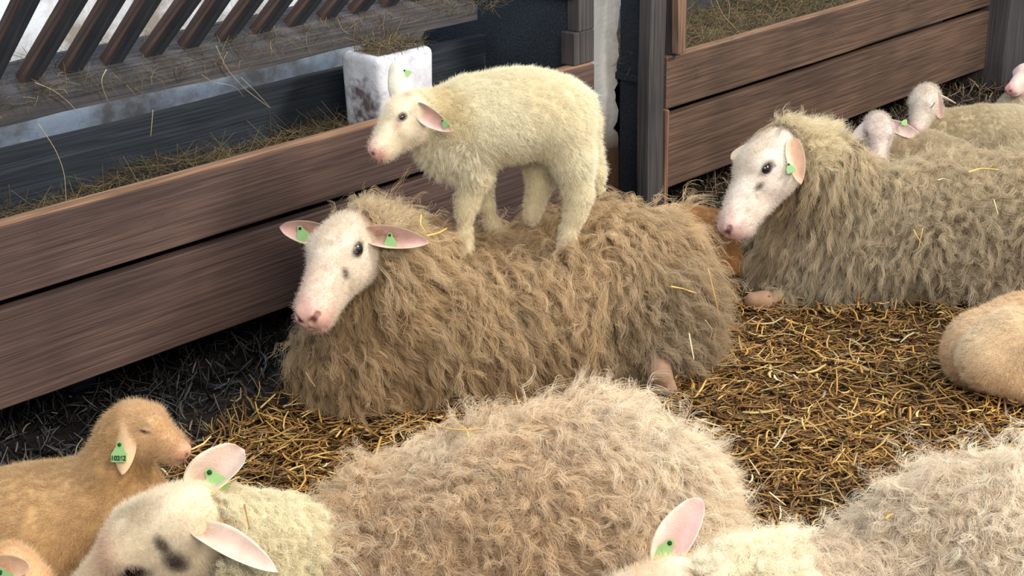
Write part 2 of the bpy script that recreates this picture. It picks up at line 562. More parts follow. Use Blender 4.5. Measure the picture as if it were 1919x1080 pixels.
def make_curves(name, layers, mat, parent, base):
    layers = [l for l in layers if l is not None]
    sizes = []; pos = []; col = []; rad = []
    for (P, c, r) in layers:
        sizes += [P.shape[1]] * P.shape[0]; pos.append((P - base).reshape(-1, 3)); col.append(c); rad.append(r.reshape(-1))
    pos = np.concatenate(pos).astype(F32); col = np.concatenate(col); rad = np.concatenate(rad).astype(F32)
    cu = bpy.data.hair_curves.new(name); cu.add_curves(sizes)
    cu.attributes['position'].data.foreach_set('vector', pos.ravel())
    a = cu.attributes.get('radius') or cu.attributes.new('radius', 'FLOAT', 'POINT')
    a.data.foreach_set('value', rad)
    a = cu.attributes.new('tint', 'FLOAT_COLOR', 'CURVE')
    C4 = np.ones((len(col), 4), F32); C4[:, :3] = col; a.data.foreach_set('color', C4.ravel())
    cu.materials.append(mat)
    o = bpy.data.objects.new(name, cu); COL.objects.link(o); o.parent = parent
    global NFIB; NFIB += len(sizes)
    return o


NFIB = 0

# ------------------------------------------------------------------ setting
def box(name, x, y, z, mat, parent=None, bev=0.004, wob=0.0, seed=0, taper=None, smooth=False):
    """box given by world ranges, its long side cut in steps so that it can be slightly uneven"""
    import bmesh
    L = [x[1] - x[0], y[1] - y[0], z[1] - z[0]]
    bm = bmesh.new(); bmesh.ops.create_cube(bm, size=1.0)
    cx, cy, cz = (x[0] + x[1]) / 2, (y[0] + y[1]) / 2, (z[0] + z[1]) / 2
    for v in bm.verts: v.co = Vector((v.co.x * L[0], v.co.y * L[1], v.co.z * L[2]))
    if bev: bmesh.ops.bevel(bm, geom=list(bm.edges), offset=min(bev, min(L) * .3), segments=2, profile=.6, affect='EDGES')
    ax = int(np.argmax(L))
    if wob:
        nc = int(L[ax] / 0.12)
        for i in range(1, nc):
            co = [0, 0, 0]; co[ax] = -L[ax] / 2 + L[ax] * i / nc; no = [0, 0, 0]; no[ax] = 1
            bmesh.ops.bisect_plane(bm, geom=list(bm.verts) + list(bm.edges) + list(bm.faces), plane_co=co, plane_no=no)
        for v in bm.verts:
            s = v.co[ax]
            for k in range(3):
                if k != ax: v.co[k] += wob * (math.sin(s * 3.1 + seed + k) + .5 * math.sin(s * 8.3 + seed * 2 + k * 2) + .25 * math.sin(s * 23 + seed))
    if taper: taper(bm)
    me = bpy.data.meshes.new(name); bm.to_mesh(me); bm.free()
    me.materials.append(mat)
    o = bpy.data.objects.new(name, me); COL.objects.link(o); o.location = (cx, cy, cz)
    if parent: o.parent = parent; o.location = Vector((cx, cy, cz)) - parent.location
    return o


def straw_mesh(name, pos, direc, length, width, C, mat, parent=None, origin=(0, 0, 0), bend=0.12, rng=RNG, K=4):
    """many three-sided stalks, one mesh"""
    n = len(pos); t = np.linspace(0, 1, K)
    direc = direc / np.linalg.norm(direc, axis=1, keepdims=True)
    up = np.array([0, 0, 1.0]) + rng.normal(size=(n, 3)) * .35
    w = np.cross(direc, up); w /= np.linalg.norm(w, axis=1, keepdims=True); u = np.cross(w, direc)
    bw = rng.normal(size=(n, 1)) * bend; bu = rng.normal(size=(n, 1)) * bend * .7
    kink = rng.random((n, 1)) < .25; kb = rng.normal(size=(n, 1)) * .3 * kink
    s = (t - .5)[None]
    arc = 4 * s * s
    cen = pos[:, None] + (direc[:, None] * (s * length[:, None])[..., None]) + w[:, None] * ((bw * arc + kb * np.abs(s)) * length[:, None])[..., None] \
        + u[:, None] * ((bu * arc) * length[:, None])[..., None]
    prof = np.array([[1.0, 0.0], [-0.9, 0.15], [0.0, 0.55]])
    tp = np.array([.75] + [1.0] * (K - 2) + [.6])
    V = cen[:, :, None] + w[:, None, None] * (prof[None, None, :, 0] * (width[:, None] * tp[None])[..., None])[..., None] * .5 \
        + u[:, None, None] * (prof[None, None, :, 1] * (width[:, None] * tp[None])[..., None])[..., None] * .5
    V = V.reshape(-1, 3)
    f = []
    for k in range(K - 1):
        for j in range(3):
            f.append([k * 3 + j, k * 3 + (j + 1) % 3, (k + 1) * 3 + (j + 1) % 3, (k + 1) * 3 + j])
    f = np.array(f); F = (f[None] + (np.arange(n) * K * 3)[:, None, None]).reshape(-1, 4)
    o = mesh_obj(name, V, F, mat, parent, smooth=False, origin=origin)
    set_color(o.data, np.repeat(C, K * 3, axis=0))
    return o


def straw_mat(name, rough=0.42, spec=0.45):
    N = principled(name, (1, 1, 1, 1), rough, spec)
    at = N.n('ShaderNodeAttribute', attribute_name='col'); N.l(at, 'Color', N.p, 'Base Color')
    return N.m


MAT['straw'] = straw_mat('golden_straw'); MAT['hay'] = straw_mat('dry_hay', .6, .25)
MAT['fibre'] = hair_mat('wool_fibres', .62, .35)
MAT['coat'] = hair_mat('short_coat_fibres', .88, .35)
MAT['skin'] = skin_mat('short_coat')

# floor: trodden, lumpy litter
def build_floor():
    nx, ny = 190, 130
    X = np.linspace(-0.6, 8.6, nx); Yv = np.linspace(-0.9, 3.80, ny)
    gx, gy = np.meshgrid(X, Yv, indexing='ij')
    P = np.stack([gx.ravel(), gy.ravel(), np.zeros(gx.size)], 1)
    P[:, 2] = ground_z(P)
    ids = np.arange(nx * ny).reshape(nx, ny)
    F = np.stack([ids[:-1, :-1], ids[1:, :-1], ids[1:, 1:], ids[:-1, 1:]], -1).reshape(-1, 4)
    N = principled('trodden_litter', srgb(92, 62, 34), .9, .1)
    tc = N.n('ShaderNodeTexCoord'); nz = N.n('ShaderNodeTexNoise'); nz.inputs['Scale'].default_value = 14; nz.inputs['Detail'].default_value = 8
    N.l(tc, 'Object', nz, 'Vector')
    rp = N.n('ShaderNodeValToRGB'); rp.color_ramp.elements[0].position = .3; rp.color_ramp.elements[0].color = srgb(38, 30, 22)
    rp.color_ramp.elements[1].position = .7; rp.color_ramp.elements[1].color = srgb(96, 70, 44)
    N.l(nz, 0, rp, 0)
    # floor mixes to a darker grey along the foot of the feeders
    sp = N.n('ShaderNodeSeparateXYZ'); N.l(tc, 'Object', sp, 0)
    ad = N.n('ShaderNodeMath', operation='MULTIPLY_ADD'); ad.inputs[1].default_value = .3; N.l(nz, 0, ad, 0); N.l(sp, 1, ad, 2)
    mr = N.n('ShaderNodeMapRange'); mr.inputs['From Min'].default_value = 2.86; mr.inputs['From Max'].default_value = 3.06; N.l(ad, 0, mr, 0)
    mx = N.n('ShaderNodeMix', data_type='RGBA'); N.l(mr, 0, mx, 0); N.l(rp, 0, mx, 6); mx.inputs[7].default_value = srgb(40, 37, 36); N.l(mx, 2, N.p, 'Base Color')
    bp = N.n('ShaderNodeBump'); bp.inputs['Strength'].default_value = 1; bp.inputs['Distance'].default_value = .02
    N.l(nz, 0, bp, 'Height'); N.l(bp, 0, N.p, 'Normal')
    o = mesh_obj('floor', P, F, N.m); tag(o, kind='structure')


def ground_z(P):
    return 0.012 * vnoise(np.stack([P[:, 0], P[:, 1], P[:, 0] * 0], 1), 3.0, 5) + 0.006 * vnoise(np.stack([P[:, 0], P[:, 1], P[:, 0] * 0], 1), 9.0, 6) - 0.012


build_floor()


def build_straw():
    n = 80000 if not LITE else 20000
    # more per area near the camera, where stalks show larger
    X = RNG.uniform(0.4, 7.6, n * 3); Yv = RNG.uniform(-0.3, 3.7, n * 3)
    P = np.stack([X, Yv, X * 0], 1); px, py = project(P)
    d = np.linalg.norm(P - CAMP, axis=1)
    keep = (px > -120) & (px < 2040) & (py > -40) & (py < 1160) & (RNG.random(n * 3) < np.clip((3.6 / d) ** 2, 0, 1))
    keep &= ~((Yv > 2.9) & (X < 3.9) & (RNG.random(n * 3) < .55))
    P = P[keep][:n]; m = len(P)
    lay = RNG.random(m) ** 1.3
    P[:, 2] = ground_z(P) + 0.002 + .034 * lay
    L = RNG.uniform(.015, .085, m) * (0.7 + .7 * RNG.random(m)); Wd = RNG.uniform(.0030, .0076, m) * (1 + .5 * (RNG.random(m) < .2))
    th = RNG.uniform(0, 6.28, m) + vnoise(P, 2.5, 9) * .8; tilt = RNG.normal(size=m) * .20
    near = P[:, 1] > 2.86                                              # standing dull litter under the feeders
    tilt[near] += RNG.normal(size=near.sum()) * .7
    D = np.stack([np.cos(th) * np.cos(tilt), np.sin(th) * np.cos(tilt), np.sin(tilt)], 1)
    P[:, 2] += np.abs(np.sin(tilt)) * L * .35
    pal = lin(np.array([(210, 164, 90), (180, 134, 70), (150, 106, 54), (230, 194, 122), (118, 84, 48), (236, 216, 172)]))
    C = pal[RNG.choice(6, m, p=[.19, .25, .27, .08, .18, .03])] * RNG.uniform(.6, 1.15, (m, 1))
    C *= (0.46 + .70 * lay)[:, None] * np.clip(.86 + .30 * vnoise(P, 5, 77), .45, 1.15)[:, None]                                    # stalks lower in the layer are darker, with random patches
    dark_tone = np.clip((P[:, 1] + .1 * vnoise(P, 4, 3) - 2.80) / .22, 0, 1)[:, None] * (P[:, 0] < 3.9)[:, None]
    dark_tone = np.maximum(dark_tone, np.clip((P[:, 0] - 3.3 + .2 * vnoise(P, 3, 4)) / .4, 0, 1)[:, None] * np.clip((P[:, 1] - 2.2) / .3, 0, 1)[:, None] * .75)
    C = C * (1 - dark_tone) + C.mean(1, keepdims=True) * np.array([.25, .245, .25]) * dark_tone * (1 + 1.2 * (RNG.random((m, 1)) < .06))  # stalks darker and greyer by the feeders and beyond the middle ewe
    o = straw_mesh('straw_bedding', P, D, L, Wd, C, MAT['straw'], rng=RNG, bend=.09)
    tag(o, 'loose golden brown straw litter spread over the whole pen floor', 'straw bedding', kind='stuff')


build_straw()


def plaster(name, base, dark_tone, sc=5.0):
    N = principled(name, base, .9, .15)
    tc = N.n('ShaderNodeTexCoord'); nz = N.n('ShaderNodeTexNoise'); nz.inputs['Scale'].default_value = sc; nz.inputs['Detail'].default_value = 9; nz.inputs['Roughness'].default_value = .62
    N.l(tc, 'Object', nz, 'Vector')
    rp = N.n('ShaderNodeValToRGB'); rp.color_ramp.elements[0].position = .36; rp.color_ramp.elements[0].color = dark_tone
    rp.color_ramp.elements[1].position = .56; rp.color_ramp.elements[1].color = base
    N.l(nz, 0, rp, 0)
    bp = N.n('ShaderNodeBump'); bp.inputs['Strength'].default_value = .8; bp.inputs['Distance'].default_value = .01
    N.l(nz, 0, bp, 'Height'); N.l(bp, 0, N.p, 'Normal')
    N.rp = rp
    N.l(rp, 0, N.p, 'Base Color')
    return N


wallm = plaster('whitewash', srgb(214, 218, 226), srgb(146, 136, 128), 6.0).m
tag(box('wall_back', (-1.0, 9.0), (3.80, 3.95), (0, 2.6), wallm, bev=0), kind='structure')

# whitewashed masonry pier between the two feeders, dirty at its foot, uneven on its right
Np = plaster('whitewash_on_pier', srgb(238, 238, 238), srgb(206, 202, 196), 9.0)
tc = Np.n('ShaderNodeTexCoord'); sp = Np.n('ShaderNodeSeparateXYZ'); Np.l(tc, 'Object', sp, 0)
nzz = Np.n('ShaderNodeTexNoise'); nzz.inputs['Scale'].default_value = 7; Np.l(tc, 'Object', nzz, 'Vector')
ad = Np.n('ShaderNodeMath', operation='MULTIPLY_ADD'); ad.inputs[1].default_value = .22; Np.l(nzz, 0, ad, 0); Np.l(sp, 2, ad, 2)
rr = Np.n('ShaderNodeMapRange'); rr.inputs['From Min'].default_value = -.84; rr.inputs['From Max'].default_value = -.66
Np.l(ad, 0, rr, 0)
mxx = Np.n('ShaderNodeMix', data_type='RGBA'); Np.l(rr, 0, mxx, 0); mxx.inputs[6].default_value = srgb(96, 72, 58); Np.l(Np.rp, 0, mxx, 7); Np.l(mxx, 2, Np.p, 'Base Color')


def pier():
    import bmesh
    bm = bmesh.new(); nz = 120; ny = 8
    x0, x1, y0, y1, z0, z1 = 3.70, 4.058, 3.30, 3.80, 0.0, 2.3
    rows = []
    for k in range(nz + 1):
        z = z0 + (z1 - z0) * k / nz
        w = .008 * math.sin(z * 11) + .006 * math.sin(z * 27 + 1) + .005 * math.sin(z * 61) + .006 * random.uniform(-1, 1) + (.03 if z < .28 else 0) * math.sin(z * 15)
        ring = [bm.verts.new((x0, y0, z)), bm.verts.new(((x0 + x1) / 2, y0 - .004 * math.sin(z * 20), z)), bm.verts.new((x1 + w - .012, y0, z)), bm.verts.new((x1 + w, y0 + .02, z)),
                bm.verts.new((x1 + w, y1, z)), bm.verts.new((x0, y1, z))]
        rows.append(ring)
    for a, b in zip(rows, rows[1:]):
        for i in range(6): bm.faces.new((a[i], a[(i + 1) % 6], b[(i + 1) % 6], b[i]))
    bm.faces.new(rows[-1]); bm.faces.new(rows[0][::-1])
    for v in bm.verts: v.co.z -= 1.15
    me = bpy.data.meshes.new('wall_pier'); bm.to_mesh(me); bm.free(); me.materials.append(Np.m)
    o = bpy.data.objects.new('wall_pier', me); COL.objects.link(o); o.location = (0, 0, 1.15)
    tag(o, kind='structure')


pier()

# left feed trough
lt = empty('feed_trough', (2.4, 3.1, 0), label='long brown board feed trough below the slatted hay rack, at the lambs\' left', cat='feed trough')
lt['label'] = 'long brown board feed trough under the slatted hay rack'
box('plank', (0.6, 3.66), (3.08, 3.12), (0.421, 0.590), MAT['plank'], lt, wob=.0012, seed=1)
box('plank', (0.6, 3.66), (3.08, 3.12), (0.164, 0.398), MAT['plank'], lt, wob=.0012, seed=2)
box('edge_strip', (0.6, 3.655), (3.083, 3.117), (0.589, 0.597), MAT['edge'], lt, bev=.002, wob=.001, seed=1)
box('trough_floor', (0.6, 3.575), (3.12, 3.46), (0.47, 0.495), MAT['dark'], lt)
box('back_board', (0.6, 3.575), (3.46, 3.49), (0.0, 0.648), MAT['dark'], lt, wob=.002, seed=3)
for x in (0.8, 1.9, 3.0, 3.58): box('bracket', (x, x + .07), (3.36, 3.45), (0.0, 0.46), MAT['dark'], lt)

# dark boarded partition closing the trough's end, with its short posts
pt = empty('end_partition', (3.62, 3.4, 0.6), label='dark boarded partition closing the end of the trough beside the white pier', cat='partition')
box('board', (3.615, 3.64), (3.125, 3.78), (0.82, 1.20), MAT['dark'], pt)
box('board', (3.60, 3.63), (3.125, 3.78), (0.44, 0.80), MAT['dark'], pt)
box('board', (3.58, 3.612), (3.10, 3.78), (0.80, 0.83), MAT['dark'], pt)
box('end_post', (3.59, 3.665), (3.085, 3.13), (0.70, 1.35), MAT['post'], pt)
box('end_block', (3.57, 3.60), (3.085, 3.14), (0.598, 0.70), MAT['post'], pt)
box('end_block', (3.60, 3.665), (3.085, 3.14), (0.598, 0.70), MAT['post'], pt)

# right feed trough
rt = empty('feed_trough', (5.1, 3.1, 0), label='brown board feed trough beyond the grey post, behind the resting lambs', cat='feed trough')
box('plank', (4.03, 6.30), (3.08, 3.12), (0.368, 0.540), MAT['plank_warm'], rt, wob=.0015, seed=4)
box('plank', (4.03, 6.30), (3.08, 3.12), (0.095, 0.346), MAT['plank_warm'], rt, wob=.0015, seed=5)
box('edge_strip', (4.035, 6.30), (3.083, 3.117), (0.539, 0.544), MAT['edge'], rt, bev=.002, wob=.001, seed=4)
box('trough_floor', (4.03, 6.30), (3.12, 3.55), (0.44, 0.465), MAT['dark'], rt)
box('gap_shade_board', (4.042, 4.06), (3.125, 3.29), (0.0, 2.0), MAT['dark'], rt)  # added dark board, stands in for the shaded gap beside the pier
box('back_board', (4.06, 7.6), (3.55, 3.58), (0.0, 0.60), MAT['post'], rt)
box('corner_batten', (4.012, 4.03), (3.066, 3.09), (0.0, 0.372), MAT['batten'], rt)

# posts
def chamfer(bm):
    pass


p1 = empty('timber_post', (3.95, 3.1, 0), label='dark grey timber post right of the white pier', cat='post')
box('post_core', (3.925, 4.012), (3.07, 3.12), (0, 2.0), MAT['post'], p1, bev=.012, wob=.002, seed=2)


def point(bm):
    for v in bm.verts:
        if v.co.z < 0: v.co.x += 0.0 if v.co.x > 0 else 0.06; v.co.z += 0 if v.co.x > 0 else .10


box('front_batten', (3.985, 4.085), (3.045, 3.075), (0.555, 1.9), MAT['batten'], p1, bev=.006, taper=point)
box('side_batten', (4.06, 4.11), (3.075, 3.14), (0.545, 1.9), MAT['post'], p1, bev=.004)
p2 = box('timber_post', (6.30, 6.75), (2.99, 3.30), (0, 2.0), MAT['post'], bev=.012, wob=.003, seed=6)
tag(p2, 'broad grey timber post at the far end of the right trough', 'post')


# hay rack
def rack():
    r = empty('hay_rack', (2.3, 3.4, 0.72), label='slatted blue-grey hay rack leaning out above the left trough', cat='hay rack')
    import bmesh
    # rail: a sloped-top timber
    prof = [(3.33, 0.742), (3.45, 0.742), (3.45, 0.86), (3.43, 0.86), (3.33, 0.785)]
    xs = np.linspace(0.5, 3.40, 27); bm = bmesh.new(); rows = []
    for i, x in enumerate(xs):
        w = .002 * math.sin(x * 7) + .001 * math.sin(x * 23)
        rows.append([bm.verts.new((x - 2.3, y - 3.4 + w, z - .72 + w)) for y, z in prof])
    for a, b in zip(rows, rows[1:]):
        for i in range(5): bm.faces.new((a[i], b[i], b[(i + 1) % 5], a[(i + 1) % 5]))
    bm.faces.new(rows[0]); bm.faces.new(rows[-1][::-1])
    me = bpy.data.meshes.new('bottom_rail'); bm.to_mesh(me); bm.free(); me.materials.append(MAT['rack'])
    o = bpy.data.objects.new('bottom_rail', me); COL.objects.link(o); o.parent = r
    # slats, leaning outwards
    for i in range(17):
        x = 1.435 + i * 0.118
        bm = bmesh.new(); bmesh.ops.create_cube(bm, size=1)
        Ls, wd, th = 0.62, 0.054, 0.032
        for v in bm.verts: v.co = Vector((v.co.x * wd, v.co.y * th, (v.co.z + .5) * Ls))
        bmesh.ops.bevel(bm, geom=list(bm.edges), offset=.003, segments=1, affect='EDGES')
        me = bpy.data.meshes.new('slat'); bm.to_mesh(me); bm.free()
        me.materials.append(MAT['rackz']); me.materials.append(MAT['slatside'])
        for p in me.polygons:
            if abs(p.normal.x) > .7: p.material_index = 1
        s = bpy.data.objects.new('slat', me); COL.objects.link(s); s.parent = r
        s.location = (x - 2.3, 3.405 - 3.4, 0.820 - .72)
        s.rotation_euler = (math.radians(49 + random.uniform(-1, 1)), math.radians(random.uniform(-1, 1)), random.uniform(-.03, .03))
    return r


rack()


# salt block holder, white plastic
def bucket():
    import bmesh
    b = empty('lick_bucket', (2.95, 3.25, 0.515), label='white plastic bucket standing in the trough, topped with hay', cat='bucket')
    bm = bmesh.new(); bmesh.ops.create_cube(bm, size=1)
    for v in bm.verts:
        k = .95 if v.co.z < 0 else 1
        v.co = Vector((v.co.x * .22 * k, v.co.y * .165 * k, v.co.z * .225 + .1125))
    bmesh.ops.bevel(bm, geom=list(bm.edges), offset=.022, segments=4, profile=.5, affect='EDGES')
    top = [f for f in bm.faces if f.normal.z > .99]
    bmesh.ops.inset_region(bm, faces=top, thickness=.008)
    for f in top:
        for v in f.verts: v.co.z -= .02
    me = bpy.data.meshes.new('tub'); bm.to_mesh(me); bm.free()
    N = plaster('grimy_white_plastic', srgb(218, 220, 228), srgb(196, 196, 204), 12)
    N.p.inputs['Roughness'].default_value = .45
    tc = N.n('ShaderNodeTexCoord'); nn = N.n('ShaderNodeTexNoise'); nn.inputs['Scale'].default_value = 34; nn.inputs['Detail'].default_value = 6
    N.l(tc, 'Object', nn, 'Vector')
    vs = N.n('ShaderNodeVectorMath', operation='DISTANCE'); vs.inputs[1].default_value = (-.10, -.01, .085); N.l(tc, 'Object', vs, 0)
    m1 = N.n('ShaderNodeMath', operation='MULTIPLY_ADD'); m1.inputs[1].default_value = .22; N.l(nn, 0, m1, 0); N.l(vs, 1, m1, 2)
    mr = N.n('ShaderNodeMapRange'); mr.inputs['From Min'].default_value = .12; mr.inputs['From Max'].default_value = .18; N.l(m1, 0, mr, 0)
    mx = N.n('ShaderNodeMix', data_type='RGBA'); N.l(mr, 0, mx, 0); mx.inputs[6].default_value = srgb(110, 98, 98); N.l(N.rp, 0, mx, 7); N.l(mx, 2, N.p, 'Base Color')
    me.materials.append(N.m)
    for p in me.polygons: p.use_smooth = True
    o = bpy.data.objects.new('tub', me); COL.objects.link(o); o.parent = b
    return b


bucket()


def hay(name, n, xr, yr, zfn, label, Lr=(.04, .16), tint=1.0, tilt=.3, parent=None, wr=(.001, .0026)):
    if LITE: n //= 3
    P = np.stack([RNG.uniform(*xr, n), RNG.uniform(*yr, n), np.zeros(n)], 1)
    P[:, 2] = zfn(P)
    th = RNG.uniform(0, 6.28, n); tl = RNG.normal(size=n) * tilt
    D = np.stack([np.cos(th) * np.cos(tl), np.sin(th) * np.cos(tl), np.sin(tl)], 1)
    pal = lin(np.array([(150, 128, 92), (120, 100, 74), (92, 82, 62), (176, 156, 112), (104, 104, 76)]))
    C = pal[RNG.choice(5, n, p=[.25, .3, .25, .08, .12])] * RNG.uniform(.6, 1.1, (n, 1)) * tint
    org = (float(np.mean(xr)), float(np.mean(yr)), float(P[:, 2].min()))
    o = straw_mesh(name, P, D, RNG.uniform(*Lr, n), RNG.uniform(*wr, n), C, MAT['hay'], origin=org, bend=.3)
    if parent: 
        o.parent = parent; o.location = Vector(org) - parent.location
    else: tag(o, label, 'hay', kind='stuff')
    return o


hay('hay_litter', 4500, (0.9, 3.62), (3.13, 3.44), lambda P: .50 + .028 * RNG.random(len(P)) * (1 - (P[:, 1] - 3.12) / .4) + .03 * np.clip(vnoise(P, 5, 2), 0, 1), 'thin layer of dusty hay along the left trough', tilt=.12, tint=.75)
hay('hay_litter', 6500, (4.05, 6.28), (3.13, 3.54), lambda P: .47 + .05 * RNG.random(len(P)) + .03 * np.clip(vnoise(P, 5, 2), 0, 1), 'dusty hay filling the right trough beyond the grey post')
hay('hay_clump', 420, (2.88, 3.05), (3.19, 3.31), lambda P: .732 + .03 * RNG.random(len(P)), 'small flat clump of hay lying on the white bucket', Lr=(.03, .10), tint=.9)
hay('rack_hay', 1500, (1.5, 3.5), (3.30, 3.46), lambda P: np.interp(P[:, 1], [3.30, 3.46], [.775, .86]) + .03 * RNG.random(len(P)) * np.clip(vnoise(P, 6, 8) + .3, 0, 1), 'wisps of hay caught along the bottom rail of the rack', Lr=(.02, .09), tilt=.5, wr=(.0008, .002))


def wisps(name, pts, label, group, col=(170, 156, 120), w=.0016):
    """one long bent stalk"""
    pts = np.array(pts, float); K = 14
    t = np.linspace(0, 1, K); seg = np.linspace(0, 1, len(pts))
    # smooth path through the points
    c = np.stack([np.interp(t, seg, pts[:, i]) for i in range(3)], 1)
    for _ in range(2): c[1:-1] = (c[:-2] + 2 * c[1:-1] + c[2:]) / 4
    tan = np.gradient(c, axis=0); tan /= np.linalg.norm(tan, axis=1, keepdims=True)
    ref = np.array([.3, -.5, .8]); a = np.cross(tan, ref); a /= np.linalg.norm(a, axis=1, keepdims=True); b = np.cross(tan, a)
    V = []; n = 5
    for i in range(K):
        ww = w * (1 - .4 * t[i])
        for j in range(n):
            an = 6.283 * j / n; V.append(c[i] + a[i] * math.cos(an) * ww + b[i] * math.sin(an) * ww * .55)
    F = [(i * n + j, i * n + (j + 1) % n, (i + 1) * n + (j + 1) % n, (i + 1) * n + j) for i in range(K - 1) for j in range(n)]
    F += [tuple(range(n))[::-1], tuple((K - 1) * n + j for j in range(n))]
    N = MAT.setdefault('st' + str(col), principled('stalk_colour', srgb(*col), .5, .35).m)
    o = mesh_obj(name, V, F, N, origin=tuple(c[0]))
    tag(o, label, 'straw' if name == 'straw_stalk' else 'hay stalk', group)
    return o

# ------------------------------------------------------------------ animals
def C_(r, g, b): return lin((r, g, b))


MAT['eye'] = principled('wet_dark_eye', srgb(20, 15, 16), .08, .6).m
MAT['eye_iris'] = principled('amber_brown_iris', srgb(58, 42, 32), .10, .6).m
MAT['tag'] = principled('green_plastic_tag', srgb(140, 176, 112), .4, .4).m
MAT['tagdark'] = principled('tag_print', srgb(30, 62, 34), .6, .2).m
MAT['hoof'] = principled('hoof_horn', srgb(96, 82, 66), .5, .3).m


def eyes(B, sides=(1, -1)):
    H = B.head
    for sgn in sides:
        es = H['kw'].get('es', 1.0)
        c = B.hw(np.array([0.082 + H['kw'].get('ex', 0), (0.05 - .0065 * es + .004 * (es > 1.1)) * sgn, 0.0065 + H['kw'].get('ez', 0)])); r = 0.0190 * es * float(H['sc'].min())
        out = H['F'][1] * sgn; fw = H['F'][0]
        nu, nv = 20, 12; V = []
        for i in range(nv + 1):
            a = math.pi * i / nv
            for j in range(nu):
                b = 6.2832 * j / nu
                u = (H['F'][0] * math.cos(b) + H['F'][2] * math.sin(b)) * math.sin(a) + out * math.cos(a)
                V.append(c + u * r)
        F = [(i * nu + j, i * nu + (j + 1) % nu, (i + 1) * nu + (j + 1) % nu, (i + 1) * nu + j) for i in range(nv) for j in range(nu)]
        if sgn > 0: F = [f[::-1] for f in F]
        o = mesh_obj('eye', np.array(V) - B.base, F, MAT['eye_iris'])
        o.parent = B.obj
        # slot pupil: dark bar across the iris
        o.data.materials.append(MAT['eye'])
        for p in o.data.polygons:
            cc = np.array(p.center) + B.base - c
            if cc @ out > r * .55 and abs(cc @ H['F'][2]) < r * .38: p.material_index = 1
            if cc @ out > r * .1 and (abs(cc @ H['F'][0]) > r * .62): p.material_index = 1


def ear_tag(B, e, u=0.5, v=0.0, size=0.028, flip=1, number=None, hang=None):
    """green plate riveted to an ear: rounded bell-shaped plate with a boss"""
    n = e['n'] * flip; t = e['t']; w = e['w']
    p = e['b'] + t * (e['L'] * (u - .10)) + w * v * e['W'] * .5 + n * (.006 + .006 * (flip > 0) + .003)
    down = np.asarray(hang, float) if hang is not None else -w
    down = down - (down @ n) * n; down /= np.linalg.norm(down); sd = np.cross(down, n)
    out = [(-.20, 0.0), (-.26, .22), (-.42, .5), (-.55, .72), (-.55, 1.18), (-.48, 1.26), (.48, 1.26), (.55, 1.18), (.55, .72), (.42, .5), (.26, .22), (.20, 0.0), (.14, -.12), (-.14, -.12)]
    V = []; th = .0016
    for s_ in (0, 1):
        for x, y in out: V.append(p + sd * x * size + down * y * size + n * th * s_)
    k = len(out); F = [tuple(range(k)), tuple(range(k, 2 * k))[::-1]] + [(i, (i + 1) % k, k + (i + 1) % k, k + i)[::-1] for i in range(k)]
    o = mesh_obj('ear_tag', np.array(V) - B.base, F, MAT['tag'], smooth=False); o.parent = B.obj
    b = []
    for i in range(3):
        for j in range(12):
            a = 6.283 * j / 12; rr = size * .13 * (1, 1, .6)[i]
            b.append(p + sd * math.cos(a) * rr + down * (math.sin(a) * rr + .1 * size) + n * (th + (0, .0016, .003)[i]))
    F = [(i * 12 + j, i * 12 + (j + 1) % 12, (i + 1) * 12 + (j + 1) % 12, (i + 1) * 12 + j) for i in range(2) for j in range(12)] + [tuple(24 + j for j in range(12))]
    q = mesh_obj('stud', np.array(b) - B.base, F, MAT['tagdark']); q.parent = o
    if number:
        cu = bpy.data.curves.new('tag_number', 'FONT'); cu.body = number; cu.size = size * .44; cu.align_x = 'CENTER'; cu.extrude = .0004; cu.offset = .0004
        cu.materials.append(MAT['tagdark'])
        tmp = bpy.data.objects.new('tmp', cu); me = bpy.data.meshes.new_from_object(tmp); bpy.data.objects.remove(tmp); bpy.data.curves.remove(cu)
        tx = bpy.data.objects.new('tag_number', me); COL.objects.link(tx)
        xax, yax = sd, -down
        if np.cross(xax, yax) @ n < 0: xax = -xax
        pos = p + down * size * 1.14 + n * (th + .0006) - B.base
        tx.matrix_world = Matrix([[xax[i], yax[i], n[i], pos[i]] for i in range(3)] + [[0, 0, 0, 1]])
        tx.parent = o
    return o


